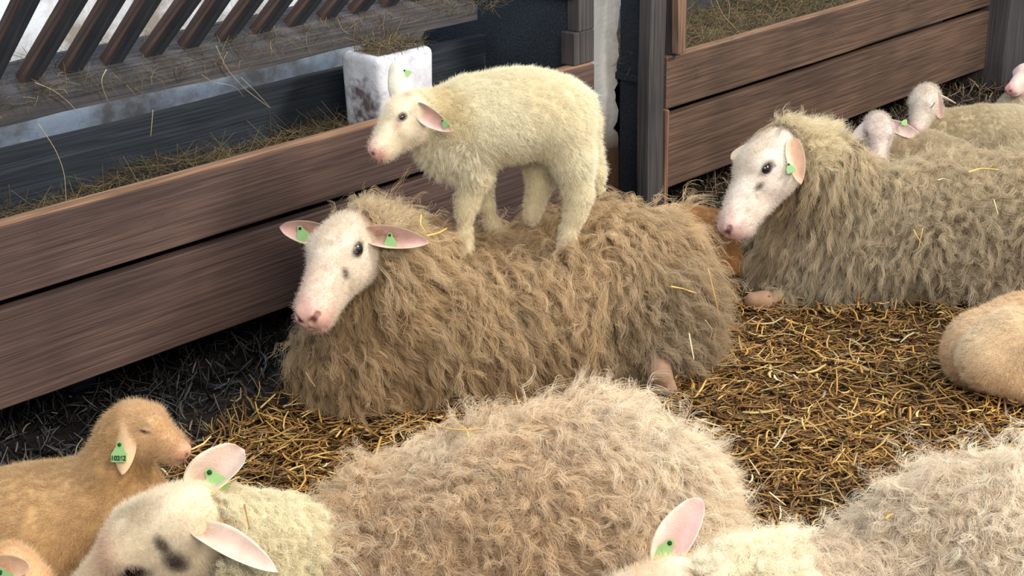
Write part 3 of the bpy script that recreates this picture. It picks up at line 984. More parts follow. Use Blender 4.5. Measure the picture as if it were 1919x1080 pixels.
def face_colour(B, base, face, muzzle, marks=(), fade=None):
    """coat colour over body; face and muzzle colours laid out in the head's frame"""
    def f(V):
        C = np.broadcast_to(np.asarray(base) * .78, (len(V), 3)).copy()
        for c_, r_ in getattr(B, 'bare', []):
            q = np.clip((r_ + .01 - np.linalg.norm(V - c_, axis=1)) / .02, 0, 1)[:, None]; C = C * (1 - q) + C_(146, 114, 90) * q
        if B.head is None: return C
        L = B.hl(V); near = np.linalg.norm(V - B.head['o'], axis=1) < .42
        hd = head_sdf(L.astype(F32), **B.head['kw']); near = near * np.clip((.016 - hd) / .010, 0, 1)
        w = np.clip((L[:, 0] + getattr(B, 'wl', .062)) / 0.03, 0, 1) * near
        C = C * (1 - w[:, None]) + np.asarray(face) * w[:, None]
        n = 0.012 * vnoise(L, 60, 3); ex, ez, es = (B.head['kw'].get(k_, v_) for k_, v_ in (('ex', 0), ('ez', 0), ('es', 1)))
        m = np.clip((L[:, 0] + n - L[:, 2] * .2 - 0.20) / 0.06, 0, 1) ** 1.3 * .85 * near
        C = C * (1 - m[:, None]) + np.asarray(muzzle) * m[:, None]
        for sg in (1, -1):                                  # dark rims of the eyelids, nostrils
            m = blob(L, (0.083 + ex, 0.052 * sg, 0.006 + ez), (0.025 * es ** .5, 0.02 * es, 0.0165 * es ** .5), .2) * .85 * near if not B.head['kw'].get('closed') else blob(L, (0.083, 0.060 * sg, 0.000), (0.026, 0.02, 0.0065), .35) * near
            C = C * (1 - m[:, None]) + np.asarray(C_(66, 50, 50)) * m[:, None]
            m = blob(L, (0.264, 0.0185 * sg, -0.054), (0.011, 0.010, 0.009), .4) * near
            C = C * (1 - m[:, None]) + np.asarray(C_(92, 52, 52)) * m[:, None]
        for (c, r, col, a) in marks:
            m = np.clip(blob(L, c, r, .45) + 0, 0, 1) * a * near
            C = C * (1 - m[:, None]) + np.asarray(col) * m[:, None]
        return C
    return f


def body_mask(B, lo=-0.02, hi=0.03, zmin=0.0, extra=None):
    """where wool grows: all of the body except the face in front of the poll"""
    def f(P):
        if B.head is None: m = np.ones(len(P))
        else:
            L = B.hl(P); dist = np.linalg.norm(P - B.head['o'], axis=1)
            onhead = np.clip((L[:, 0] + getattr(B, 'wl', 0.062) + np.clip(-L[:, 2] - .03, 0, .1) * -.2) / 0.02, 0, 1) * np.clip((.36 - dist) / .02, 0, 1)
            hd = np.full(len(P), 1.0); nn = dist < .36
            if nn.any(): hd[nn] = head_sdf(L[nn].astype(F32), **B.head['kw'])
            onhead *= np.clip((.016 - hd) / .008, 0, 1)
            m = 1 - onhead
        m = m * np.clip((P[:, 2] - zmin) / .02, 0.0, 1)
        for c_, r_ in getattr(B, 'bare', []): m = m * np.clip((np.linalg.norm(P - c_, axis=1) - r_) / .01, 0, 1)
        return m if extra is None else m * extra(P)
    return f


def head_mask(B, ears=False):
    w = body_mask(B)

    def f(P):
        dist = np.linalg.norm(P - B.head['o'], axis=1)
        L = B.hl(P)
        ok = np.clip((.36 - dist) / .02, 0, 1) * np.clip((L[:, 0] + .08) / .02, 0, 1)
        kw = B.head['kw']; eye = sum(blob(L, (0.083 + kw.get('ex', 0), .054 * s_, .006 + kw.get('ez', 0)), (.024, .018, .017), .2) for s_ in (1, -1))
        hd = np.full(len(P), 1.0); nn = dist < .36
        if nn.any(): hd[nn] = head_sdf(L[nn].astype(F32), **B.head['kw'])
        return ok * (1 - np.clip(eye, 0, 1)) * np.clip((.262 - L[:, 0]) / .05, 0, 1) * (hd < .014)
    return f


def face_fuzz(B, colour, n, L=.004, rad=.00016, seed=3, m=4, **kw):
    rng = np.random.default_rng(seed)
    ax = -B.head['F'][0]
    return wool_layer(B, rng, n, m, L, head_mask(B), None, spread=.008, curl=.0002, freq=.5, grav=.15, comb=ax * 1.0, lift=.35, K=4, rad=rad, clump=0.0,
                      jit=.18, tintvar=.04, colfn=lambda P: colour(P) * 1.02, margin=.0006, root=-.0012, **kw)


# ---- the ewe lying in the middle
def ewe_main():
    B = Beast((2.75, 2.63), (-.84, .55)); B.floor = -0.005; B.kbase = .07
    B.chain([(1195, 540, 0.0, 112), (1110, 560, 0, 132), (1000, 590, 0, 130), (880, 600, 0, 136), (765, 600, 0, 134), (705, 640, 0.02, 114)])
    B.chain([(1222, 600, .06, 96), (1245, 655, .08, 62)])
    B.chain([(1165, 490, 0.0, 94), (1205, 495, 0.0, 82)])
    B.chain([(950, 505, -.10, 66), (1040, 492, -.10, 72), (1130, 475, -.08, 80)])
    B.chain([(662, 690, 0.04, 80), (690, 720, .06, 70)])
    B.chain([(780, 560, 0.02, 105), (728, 500, .08, 76), (700, 462, .11, 60)])
    B.bare = [(B.P(1240, 704, .28), .062), (B.P(1252, 724, .30), .05)]
    # folded hind foot showing under the fleece
    B.chain([(1232, 670, .22, 27), (1236, 698, .275, 20), (1256, 730, .30, 14)], k=.02)
    B.set_head(654, 452, .15, (-.34, -.52, .79), (.90, .06, .38), scale=1.02, ex=-.020, ez=.004, es=1.22)
    f, l = B.head['F'][0], B.head['F'][1]
    e1 = B.add_ear((-0.012, 0.056, 0.004), (.96, -.12, .26), (-.25, .12, .95), .165, .060, cup=.8, rnd=.96)
    e2 = B.add_ear((-0.008, -0.050, 0.014), (-.97, .16, -.10), (-.05, -.1, 1), .142, .062, cup=.7, rnd=.94)
    marks = [((.125, .046, -.018), (.010, .014, .014), C_(58, 44, 46), .95),
             ((.14, .05, -.035), (.004, .01, .004), C_(70, 54, 54), .7),
             ((-.03, .05, .02), (.03, .03, .035), C_(176, 138, 98), .6),
             ((.05, 0, .06), (.06, .03, .03), C_(206, 186, 158), .5),
             ((.16, 0, .0), (.06, .04, .03), C_(222, 196, 176), .7)]
    fc = face_colour(B, C_(150, 124, 92), C_(228, 213, 194), C_(220, 166, 150), marks)
    o = build_beast(B, 'ewe', 'shaggy brown-fleeced ewe lying by the boards with a lamb standing on her back', 'sheep', MAT['skin'], .0042, fc,
                    (C_(200, 156, 146), C_(218, 196, 168)))
    eyes(B)
    ear_tag(B, e2, u=.62, v=.30, size=.030, hang=camv((.35, -.9, 0)))
    ear_tag(B, e1, u=.42, v=-.25, size=.027, hang=camv((.1, -1, 0)))
    rng = np.random.default_rng(1)
    comb = camv((.25, -.15, .1))

    def flow(P):
        a = vnoise(P, 7, 41)[:, None]; b = vnoise(P, 7, 42)[:, None]
        return comb[None] * .45 + camv((1, 0, 0))[None] * a * .45 + camv((0, 0, 1))[None] * b * .3

    def col(P):
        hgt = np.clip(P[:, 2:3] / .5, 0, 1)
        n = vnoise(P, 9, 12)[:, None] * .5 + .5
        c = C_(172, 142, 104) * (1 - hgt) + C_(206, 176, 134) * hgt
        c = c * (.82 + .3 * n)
        greyer = blob(P, B.P(1250, 640, .2), (.14, .14, .16), .6)[:, None]  # greyer, darker patch low on the haunch
        return c * (1 - greyer * .45) + C_(120, 110, 98) * greyer * .45
    mk = body_mask(B, zmin=.01)
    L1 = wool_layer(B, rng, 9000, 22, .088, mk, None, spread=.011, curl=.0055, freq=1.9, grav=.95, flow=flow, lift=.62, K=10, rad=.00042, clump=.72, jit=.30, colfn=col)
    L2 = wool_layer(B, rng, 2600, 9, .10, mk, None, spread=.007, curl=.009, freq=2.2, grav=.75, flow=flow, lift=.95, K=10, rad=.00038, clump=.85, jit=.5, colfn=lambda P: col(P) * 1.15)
    top = body_mask(B, extra=lambda P: np.clip(.16 - np.linalg.norm(P - B.hw(np.array([-.085, 0, .02])), axis=1), 0, .05) / .05)
    L3 = wool_layer(B, rng, 1800, 14, .045, top, C_(212, 190, 152), spread=.009, curl=.005, freq=2, grav=.2, comb=camv((.6, .5, .1)), lift=.9, K=7, rad=.0003, clump=.7, jit=.4)
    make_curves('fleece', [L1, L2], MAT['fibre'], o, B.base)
    make_curves('forelock', [L3], MAT['fibre'], o, B.base)
    make_curves('face_hair', [face_fuzz(B, fc, 9000)], MAT['coat'], o, B.base)
    return B


# ---- the lamb standing on her
def lamb_standing():
    B = Beast((2.72, 2.60), (-.78, .62)); B.kbase = .035
    B.chain([(1050, 208, 0, 56), (1000, 210, 0, 72), (950, 218, 0, 78), (890, 228, 0, 76), (855, 245, 0, 68)])
    B.chain([(1062, 262, -.01, 50), (1040, 225, 0, 70)])
    B.chain([(832, 275, 0, 42), (868, 285, 0, 50)])
    B.chain([(870, 218, 0, 56), (822, 220, .01, 42), (785, 214, .03, 34)])
    # near fore, far fore, near hind, far hind
    B.chain([(886, 285, .035, 44), (893, 330, .045, 24), (877, 378, .045, 17), (872, 398, .045, 13), (871, 440, .045, 9.5), (872, 462, .045, 10), (868, 476, .05, 10)], k=.02)
    B.chain([(893, 290, -.045, 36), (906, 350, -.05, 15), (910, 385, -.05, 12), (924, 425, -.05, 8.5), (932, 449, -.05, 9)], k=.02)
    B.chain([(1056, 250, .03, 56), (1074, 300, .045, 36), (1080, 340, .045, 24), (1087, 368, .05, 20), (1078, 400, .05, 15), (1066, 435, .05, 11), (1056, 462, .05, 10)], k=.025)
    B.chain([(1030, 260, -.04, 46), (1010, 310, -.05, 24), (1014, 342, -.05, 20), (1006, 368, -.05, 14), (1000, 392, -.05, 11), (996, 410, -.05, 10)], k=.025)
    B.chain([(1098, 190, 0, 16), (1112, 230, 0, 10), (1114, 290, 0, 11), (1119, 325, 0, 13), (1124, 352, 0, 8)], k=.015)
    B.set_head(774, 210, .045, (-.77, -.50, .36), (.32, -.02, .95), scale=.70, stretch=.80, lamb=True)
    e1 = B.add_ear((-0.018, 0.058, 0.0), (.76, -.60, .30), (-.35, -.25, .9), .112, .050, cup=.8, rnd=.97)
    e2 = B.add_ear((0.0, -0.044, 0.046), (-.10, .97, -.05), (.0, .1, -1), .118, .068, cup=.4, rnd=.86)
    marks = [((.0, .03, .06), (.02, .015, .02), C_(190, 170, 134), .5), ((.12, .04, -.01), (.02, .02, .012), C_(214, 170, 158), .5)]
    fc = face_colour(B, C_(240, 228, 190), C_(240, 226, 200), C_(220, 160, 148), marks)
    o = build_beast(B, 'lamb', 'cream lamb standing on the back of the brown-fleeced ewe', 'lamb', MAT['skin'], .0028, fc, (C_(226, 180, 166), C_(236, 226, 204)))
    eyes(B)
    ear_tag(B, e1, u=.72, v=-.5, size=.016, hang=camv((.6, -.7, 0)))
    ear_tag(B, e2, u=.74, v=-.4, size=.015, flip=-1, hang=camv((.75, -.6, 0)))
    rng = np.random.default_rng(2)
    back = -B.h

    def flow(P): return back[None] * .8 + vnoise(P, 22, 5)[:, None] * camv((0, 1, 0))[None] * .35

    def col(P):
        n = vnoise(P, 13, 2)[:, None] * .5 + .5
        c = C_(234, 221, 186) * (1 - n) + C_(246, 238, 212) * n
        yel = blob(P, B.P(830, 200, .05), (.035, .09, .09), .5)[:, None] * .5
        c = c * (1 - yel) + C_(222, 192, 124) * yel
        lo = np.clip((.52 - P[:, 2:3]) / .12, 0, 1) * .35
        return c * (1 - lo) + C_(232, 206, 180) * lo
    mk = body_mask(B)
    leg = lambda P: np.clip((P[:, 2] - (B.P(900, 330)[2] - .02)) / .05, 0, 1)
    mb = body_mask(B, extra=leg); ml = body_mask(B, extra=lambda P: 1 - leg(P))
    L1 = wool_layer(B, rng, 12000, 13, .0125, mb, None, spread=.008, curl=.0007, freq=1.4, grav=.5, flow=flow, lift=.18, K=6, rad=.00024, clump=.35, jit=.13, colfn=col, margin=.001, root=-.002, tintvar=.03)
    L0 = wool_layer(B, rng, 6000, 8, .0065, ml, None, spread=.005, curl=.0004, freq=1, grav=.9, lift=.2, K=5, rad=.0002, clump=.2, jit=.15, colfn=col, margin=.0006, root=-.001, tintvar=.03)
    bib = body_mask(B, extra=lambda P: blob(P, B.P(840, 295, .02), (.07, .09, .07), .4))
    L2 = wool_layer(B, rng, 2500, 10, .026, bib, C_(238, 228, 200), spread=.005, curl=.0015, freq=1.2, grav=.9, lift=.35, K=6, rad=.00024, clump=.6, jit=.25, margin=.002, tintvar=.05)
    make_curves('coat', [L0, L1, L2], MAT['coat'], o, B.base)
    make_curves('face_hair', [face_fuzz(B, fc, 5000, L=.0045, rad=.00013)], MAT['coat'], o, B.base)
    return B


# ---- ewe at the right, in profile
def ewe_right():
    B = Beast((3.93, 2.24), (-.70, .715)); B.floor = -0.005; B.kbase = .07
    B.chain([(1540, 455, 0.0, 100), (1640, 450, 0, 124), (1780, 450, 0, 132), (1920, 445, 0, 134), (2050, 440, 0, 124), (2130, 440, 0, 90)])
    B.chain([(1500, 500, 0.03, 85), (1540, 530, .05, 85)])
    B.chain([(1570, 385, 0.0, 84), (1545, 325, 0.04, 56), (1505, 290, .08, 42)])
    B.chain([(1475, 556, .16, 26), (1430, 566, .20, 18), (1410, 564, .21, 15)], k=.02)
    B.bare = [(B.P(1430, 566, .2), .05), (B.P(1410, 564, .21), .04)]
    B.set_head(1456, 286, .12, (-.66, -.64, .30), (.36, .02, .93), scale=1.06, stretch=1.02)
    e1 = B.add_ear((-0.020, 0.062, 0.004), (.12, -.95, .30), (-.25, .1, .95), .138, .056, cup=.5, rnd=.97)
    e2 = B.add_ear((0.005, -0.050, 0.036), (-.82, -.40, -.15), (.3, -.3, -.9), .095, .066, cup=.5, rnd=.86)
    marks = [((.128, .050, -.018), (.015, .012, .009), C_(52, 40, 42), .95), ((.145, .05, -.034), (.006, .01, .012), C_(80, 62, 60), .8),
             ((.06, .055, -.004), (.005, .01, .005), C_(70, 56, 54), .8),
             ((.12, .055, -.10), (.006, .02, .006), C_(90, 76, 76), .8),
             ((.05, .03, .055), (.05, .025, .02), C_(196, 176, 146), .55),
             ((.10, .0, .035), (.05, .06, .02), C_(206, 190, 164), .45)]
    fc = face_colour(B, C_(146, 130, 100), C_(230, 218, 206), C_(206, 164, 156), marks)
    o = build_beast(B, 'ewe', 'shaggy grey-brown ewe with her head in profile and straw in her fleece', 'sheep', MAT['skin'], .0046, fc,
                    (C_(222, 176, 146), C_(228, 204, 176)))
    eyes(B)
    ear_tag(B, e1, u=.55, v=.8, size=.022, hang=camv((.35, -.9, 0)))
    rng = np.random.default_rng(4)
    tx = lambda P: np.clip((P @ camv((1, 0, 0)) - B.P(1560, 400) @ camv((1, 0, 0))) / .3, 0, 1)[:, None]

    def flow(P):
        a = vnoise(P, 8, 51)[:, None]; b = vnoise(P, 8, 52)[:, None]; t = tx(P)
        return camv((-.35, -.6, .2))[None] * .4 * (1 - t) + (camv((1, 0, 0))[None] * a * .8 + camv((0, .6, 1))[None] * b * .6) * (.25 + .8 * t)

    def col(P):
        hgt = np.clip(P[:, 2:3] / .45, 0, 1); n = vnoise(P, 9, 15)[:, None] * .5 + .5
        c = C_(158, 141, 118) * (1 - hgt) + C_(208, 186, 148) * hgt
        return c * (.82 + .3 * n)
    tmk = lambda P: tx(P)[:, 0]
    mk = body_mask(B, zmin=.01, extra=lambda P: 1 - .75 * tmk(P))
    mk2 = body_mask(B, zmin=.01, extra=lambda P: .05 + .95 * tmk(P))
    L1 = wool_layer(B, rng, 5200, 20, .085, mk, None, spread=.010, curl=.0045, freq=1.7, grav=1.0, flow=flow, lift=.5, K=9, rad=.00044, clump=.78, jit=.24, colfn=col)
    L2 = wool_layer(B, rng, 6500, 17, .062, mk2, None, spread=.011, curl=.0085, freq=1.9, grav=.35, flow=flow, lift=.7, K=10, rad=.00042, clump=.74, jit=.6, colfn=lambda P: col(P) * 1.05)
    top = body_mask(B, extra=lambda P: np.clip(.15 - np.linalg.norm(P - B.hw(np.array([-.10, 0, .02])), axis=1), 0, .05) / .05)
    L3 = wool_layer(B, rng, 1700, 16, .05, top, C_(222, 204, 166), spread=.010, curl=.006, freq=1.7, grav=.1, comb=camv((.9, .3, .3)), lift=.9, K=8, rad=.00036, clump=.7, jit=.4)
    make_curves('fleece', [L1, L2], MAT['fibre'], o, B.base)
    make_curves('forelock', [L3], MAT['fibre'], o, B.base)
    make_curves('face_hair', [face_fuzz(B, fc, 8000, rad=.00018)], MAT['coat'], o, B.base)
    return B


# ---- ewe in front, seen from behind her head
def ewe_front():
    B = Beast((2.02, 1.72), (-.70, .715)); B.floor = -0.005; B.kbase = .07
    B.chain([(1170, 970, 0.0, 160), (1080, 960, 0, 175), (960, 985, 0, 165), (820, 1030, 0, 160), (720, 1070, 0, 150), (670, 1100, .02, 130)])
    B.chain([(1110, 885, -.03, 104), (1200, 930, -.02, 112)])
    B.chain([(1230, 1030, 0.03, 115), (1220, 1110, .05, 100)])
    B.chain([(590, 1110, 0.08, 80), (515, 1034, .13, 78), (440, 1000, .16, 70)])
    B.wl = .09
    B.set_head(338, 983, .20, (-.84, -.45, -.31), (-.10, -.74, .68), scale=1.10, stretch=1.08)
    e1 = B.add_ear((-0.045, 0.050, 0.000), (.90, -.40, .10), (-.1, .75, .65), .165, .060, cup=.7, rnd=.97)
    e2 = B.add_ear((-0.030, -0.054, 0.004), (.74, .62, -.10), (-.40, -.05, .9), .122, .078, cup=.9, rnd=.85)
    marks = [((.085, .056, -.004), (.032, .02, .014), C_(62, 46, 40), .97), ((.012, .060, -.012), (.016, .02, .024), C_(66, 50, 42), .97),
             ((.008, .054, .024), (.010, .014, .020), C_(70, 54, 46), .9),
             ((.02, .01, .066), (.030, .026, .02), C_(196, 174, 142), .75), ((.05, -.01, .06), (.03, .012, .02), C_(168, 156, 134), .5),
             ((.11, .02, .035), (.05, .05, .03), C_(226, 192, 164), .7)]
    fc = face_colour(B, C_(214, 190, 150), C_(240, 224, 196), C_(216, 160, 146), marks)
    o = build_beast(B, 'ewe', 'pale fluffy ewe lying in front with her white-faced head seen from behind', 'sheep', MAT['skin'], .0046, fc,
                    (C_(208, 180, 166), C_(232, 216, 196)))
    eyes(B)
    ear_tag(B, e2, u=.42, v=-.2, size=.036, hang=camv((.5, -.8, 0)))
    rng = np.random.default_rng(5)
    nk0, nk1 = B.P(600, 1030, .08), B.P(430, 985, .14)
    split = B.P(618, 1020, .1) @ camv((1, 0, 0))
    isneck = lambda P: np.clip((split - P @ camv((1, 0, 0))) / .02, 0, 1)

    def flow(P):
        a = vnoise(P, 9, 61)[:, None]; b = vnoise(P, 9, 62)[:, None]
        return camv((.35, -.25, .2))[None] * .5 + camv((1, .2, 0))[None] * a * .75 + camv((0, .5, 1))[None] * b * .55

    def col(P):
        n = vnoise(P, 7, 16)[:, None] * .5 + .5; n2 = vnoise(P, 20, 17)[:, None] * .5 + .5
        c = C_(222, 190, 150) * (1 - n) + C_(236, 214, 184) * n
        c = c * (.86 + .2 * n2)
        d = blob(P, B.P(1060, 960, .15), (.16, .16, .10), .6)[:, None] * .5
        r = blob(P, B.P(1230, 830, .0), (.2, .16, .14), .6)[:, None] * .6
        c = c * (1 - d) + C_(188, 154, 112) * d
        return c * (1 - r) + C_(234, 218, 194) * r
    mk = body_mask(B, zmin=.01, extra=lambda P: 1 - isneck(P)); mkn = body_mask(B, zmin=.01, extra=isneck)
    L1 = wool_layer(B, rng, 11500, 22, .062, mk, None, spread=.010, curl=.0055, freq=1.8, grav=.42, flow=flow, lift=.55, K=9, rad=.00034, clump=.7, jit=.42, colfn=col)
    L2 = wool_layer(B, rng, 3000, 8, .085, mk, None, spread=.006, curl=.011, freq=1.7, grav=.3, flow=flow, lift=.9, K=11, rad=.00032, clump=.86, jit=.6, colfn=lambda P: col(P) * 1.12)
    L3 = wool_layer(B, rng, 7000, 22, .036, mkn, C_(240, 226, 190), spread=.008, curl=.0058, freq=1.9, grav=.35, comb=camv((.3, -.5, .2)), lift=.8, K=9, rad=.0003, clump=.85, jit=.45, tintvar=.11)
    make_curves('fleece', [L1, L2], MAT['fibre'], o, B.base)
    make_curves('neck_wool', [L3], MAT['fibre'], o, B.base)
    make_curves('face_hair', [face_fuzz(B, fc, 14000, L=.006, rad=.00015)], MAT['coat'], o, B.base)
    return B


# ---- ewe cut by the lower right corner
def ewe_corner():
    B = Beast((2.30, 1.02), (-.72, .69)); B.floor = -0.005; B.kbase = .07
    B.chain([(1960, 1050, 0.0, 195), (1850, 1080, 0, 190), (1730, 1150, 0, 165), (1660, 1210, 0, 140), (2100, 1040, 0, 190)])
    B.chain([(1660, 1150, 0.04, 110), (1500, 1140, .10, 98), (1380, 1130, .16, 84)])
    B.wl = .085
    B.set_head(1255, 1122, .20, (-.80, -.50, -.36), (-.14, -.72, .68), scale=1.03)
    e2 = B.add_ear((-0.010, -0.054, 0.018), (.50, .84, -.10), (-.40, -.05, .9), .134, .066, cup=.9)
    B.add_ear((-0.012, 0.052, 0.006), (.88, -.34, .10), (-.1, .75, .65), .150, .058, cup=.7)
    fc = face_colour(B, C_(222, 204, 174), C_(242, 220, 192), C_(216, 160, 146), [((.0, 0, .06), (.03, .06, .03), C_(226, 194, 150), .6)])
    o = build_beast(B, 'ewe', 'cream ewe cut off by the lower right corner, one pink ear raised', 'sheep', MAT['skin'], .0048, fc,
                    (C_(226, 184, 176), C_(240, 224, 206)))
    ear_tag(B, e2, u=.36, v=-.15, size=.030, hang=camv((-.5, -.8, 0)))
    rng = np.random.default_rng(6)
    split = B.P(1500, 1080, .1) @ camv((1, 0, 0))
    isneck = lambda P: np.clip((split - P @ camv((1, 0, 0))) / .02, 0, 1)

    def flow(P):
        a = vnoise(P, 9, 71)[:, None]; b = vnoise(P, 9, 72)[:, None]
        return camv((.2, -.4, .2))[None] * .5 + camv((1, .2, 0))[None] * a * .6 + camv((0, .5, 1))[None] * b * .5

    def col(P):
        n = vnoise(P, 7, 26)[:, None] * .5 + .5
        g = blob(P, B.P(1620, 960, .0), (.20, .2, .16), .5)[:, None]
        c = C_(244, 226, 200) * n + C_(234, 212, 184) * (1 - n)
        return c * (1 - g * .5) + C_(204, 186, 160) * g * .5
    mk = body_mask(B, zmin=.01, extra=lambda P: 1 - isneck(P)); mkn = body_mask(B, zmin=.01, extra=isneck)
    L1 = wool_layer(B, rng, 10000, 20, .06, mk, None, spread=.010, curl=.0055, freq=1.8, grav=.5, flow=flow, lift=.55, K=9, rad=.00032, clump=.7, jit=.40, colfn=col)
    L2 = wool_layer(B, rng, 2600, 8, .09, mk, None, spread=.006, curl=.011, freq=1.6, grav=.25, flow=flow, lift=1.0, K=11, rad=.0003, clump=.86, jit=.6, colfn=lambda P: col(P) * 1.1)
    L3 = wool_layer(B, rng, 6000, 22, .038, mkn, C_(244, 232, 204), spread=.008, curl=.006, freq=1.9, grav=.25, comb=camv((.3, .4, .2)), lift=.9, K=9, rad=.0003, clump=.85, jit=.45, tintvar=.10)
    make_curves('fleece', [L1, L2], MAT['fibre'], o, B.base)
    make_curves('neck_wool', [L3], MAT['fibre'], o, B.base)
    make_curves('face_hair', [face_fuzz(B, fc, 6000, L=.006, rad=.00015)], MAT['coat'], o, B.base)
    return B


def short_coat(B, o, col, n, seed, L=.008, rad=.00022, m=12, comb=None, tv=.025, **kw):
    rng = np.random.default_rng(seed); back = -B.h if comb is None else comb

    def flow(P): return back[None] * .8 + vnoise(P, 14, seed)[:, None] * camv((0, 1, 0))[None] * .35
    Ls = [wool_layer(B, rng, n, m, L, body_mask(B), None, spread=.007, curl=.0005, freq=1.2, grav=.45, flow=flow, lift=.22, K=5, rad=rad, clump=.25, jit=.2,
                     colfn=col, margin=.0008, root=-.001, tintvar=tv)]
    make_curves('coat', Ls, MAT['coat'], o, B.base)


def tone(a, b, f=9, seed=1):
    def g(P):
        n = np.clip(vnoise(P, f, seed)[:, None] * .5 + .5, 0, 1); return a * (1 - n) + b * n
    return g


# ---- tagged lamb at the left
def lamb_left():
    B = Beast((1.42, 2.38), (.72, -.69)); B.floor = -0.004; B.kbase = .045
    B.chain([(-20, 1010, 0, 112), (80, 985, 0, 104), (170, 960, 0, 88), (235, 950, 0, 74)])
    B.chain([(40, 1010, .03, 110), (-40, 1050, .05, 110)])
    B.chain([(250, 965, .01, 52), (245, 1010, .02, 56)])
    B.chain([(230, 930, 0, 62), (220, 870, 0.0, 47), (222, 815, 0, 38)])
    B.set_head(250, 792, .0, (.95, -.24, .14), (.14, .16, -.97), scale=.57, stretch=.80, lamb=True, closed=True)
    e1 = B.add_ear((-0.008, -0.070, -0.004), (.06, -1.0, .22), (.2, .1, -.95), .098, .050, cup=.4, rnd=.96)
    B.add_ear((-0.018, 0.052, -0.010), (.25, -.9, -.25), (.2, .1, .95), .09, .044, cup=.4)
    marks = [((.235, -.02, -.075), (.03, .03, .006), C_(150, 96, 84), .6)]
    fc = face_colour(B, C_(204, 164, 112), C_(214, 178, 134), C_(200, 146, 122), marks)
    o = build_beast(B, 'lamb', 'tan lamb lying at the left with closed eyes and a green numbered ear tag', 'lamb', MAT['skin'], .0030, fc, (C_(214, 168, 134), C_(214, 180, 142)))
    ear_tag(B, e1, u=.40, v=0, size=.028, flip=-1, number='10262', hang=camv((.02, -1, 0)))
    eyes(B)
    short_coat(B, o, tone(C_(190, 152, 104), C_(208, 174, 128), 8, 3), 9000, 31)
    make_curves('face_hair', [face_fuzz(B, fc, 5000, L=.005, rad=.00013)], MAT['coat'], o, B.base)


def lamb_corner():
    B = Beast((1.14, 2.16), (.72, -.69)); B.floor = -0.004; B.kbase = .045
    B.chain([(-150, 1240, 0, 120), (-60, 1220, 0, 110), (0, 1180, 0, 90)])
    B.chain([(0, 1180, 0, 80), (10, 1120, 0, 62)])
    B.set_head(20, 1075, .0, (.62, -.66, .42), (.30, .30, -.9), scale=.72, stretch=.86, lamb=True)
    e = B.add_ear((-0.005, -0.05, 0.022), (.80, .10, .35), (.1, .3, .9), .085, .046, cup=.5)
    fc = face_colour(B, C_(214, 170, 118), C_(224, 184, 140), C_(204, 140, 116), [((.05, -.055, -.01), (.03, .02, .016), C_(96, 66, 56), .8)])
    o = build_beast(B, 'lamb', 'orange-tan lamb peeping in at the lower left corner, green tag in its ear', 'lamb', MAT['skin'], .0034, fc, (C_(214, 168, 134), C_(218, 180, 142)))
    ear_tag(B, e, u=.40, v=.25, size=.034, hang=camv((.72, -.7, 0)))
    eyes(B)
    short_coat(B, o, tone(C_(208, 160, 104), C_(220, 180, 128), 8, 3), 5000, 32)
    make_curves('face_hair', [face_fuzz(B, fc, 4000, L=.005, rad=.00014)], MAT['coat'], o, B.base)


# ---- lamb curled at the right edge, seen from behind
def lamb_curled():
    B = Beast((3.50, 1.60), (.70, -.72)); B.floor = -0.004; B.kbase = .05
    B.chain([(1848, 660, 0, 78), (1930, 650, 0, 92), (2020, 660, 0, 88), (2090, 670, .03, 70)])
    B.chain([(1900, 640, .09, 60), (1850, 668, .10, 50)], k=.02)
    B.chain([(1860, 690, .12, 36), (1940, 735, .14, 22)])
    B.chain([(1850, 690, .12, 22), (1900, 720, .13, 18), (1950, 745, .13, 16)], k=.02)
    B.chain([(2110, 650, .03, 55), (2150, 620, .05, 45)])
    B.set_head(2170, 600, .05, (.9, -.4, 0.2), (.2, .1, -.97), scale=.66, stretch=.85, lamb=True)
    for s_ in (1, -1): B.add_ear((-0.01, 0.05 * s_, 0.0), (.1, -.9, .2 * -s_), (.3, .1, -.9 * s_), .08, .04)
    fc = face_colour(B, C_(226, 192, 150), C_(224, 190, 150), C_(210, 150, 130))
    o = build_beast(B, 'lamb', 'cream-tan lamb curled up at the right edge, only its rounded rump in view', 'lamb', MAT['skin'], .0036, fc, (C_(214, 168, 134), C_(218, 180, 142)))
    eyes(B)

    def col(P):
        n = blob(P, B.P(1880, 640, .12), (.14, .14, .09), .5)[:, None]
        return C_(212, 176, 132) * (1 - n) + C_(238, 220, 188) * n
    short_coat(B, o, col, 8000, 33)


# ---- tan lamb behind the brown ewe's rump
def lamb_behind():
    B = Beast((3.56, 2.62), (-.70, .71)); B.floor = -0.004; B.kbase = .04
    B.chain([(1330, 445, 0, 50), (1290, 445, 0, 52), (1230, 450, 0, 50), (1180, 455, 0, 44)])
    B.chain([(1345, 475, .02, 40), (1365, 490, .03, 24)])
    B.chain([(1362, 488, .05, 17), (1382, 503, .06, 9)], k=.015)
    B.chain([(1180, 440, 0, 30), (1150, 425, 0, 26)])
    B.set_head(1135, 415, .0, (-.9, -.3, 0.1), (.1, .1, .97), scale=.55, stretch=.85, lamb=True)
    for s_ in (1, -1): B.add_ear((-0.01, 0.05 * s_, 0.0), (.1, -.9, .2 * s_), (-.3, .1, .9 * s_), .07, .035)
    fc = face_colour(B, C_(204, 150, 92), C_(206, 160, 106), C_(204, 140, 116))
    o = build_beast(B, 'lamb', 'orange-tan lamb resting behind the brown ewe\'s rump, below the profile ewe\'s nose', 'lamb', MAT['skin'], .0038, fc, (C_(204, 150, 100), C_(204, 156, 108)))
    eyes(B)
    short_coat(B, o, tone(C_(190, 132, 76), C_(210, 156, 98), 8, 5), 5000, 34, rad=.0003)


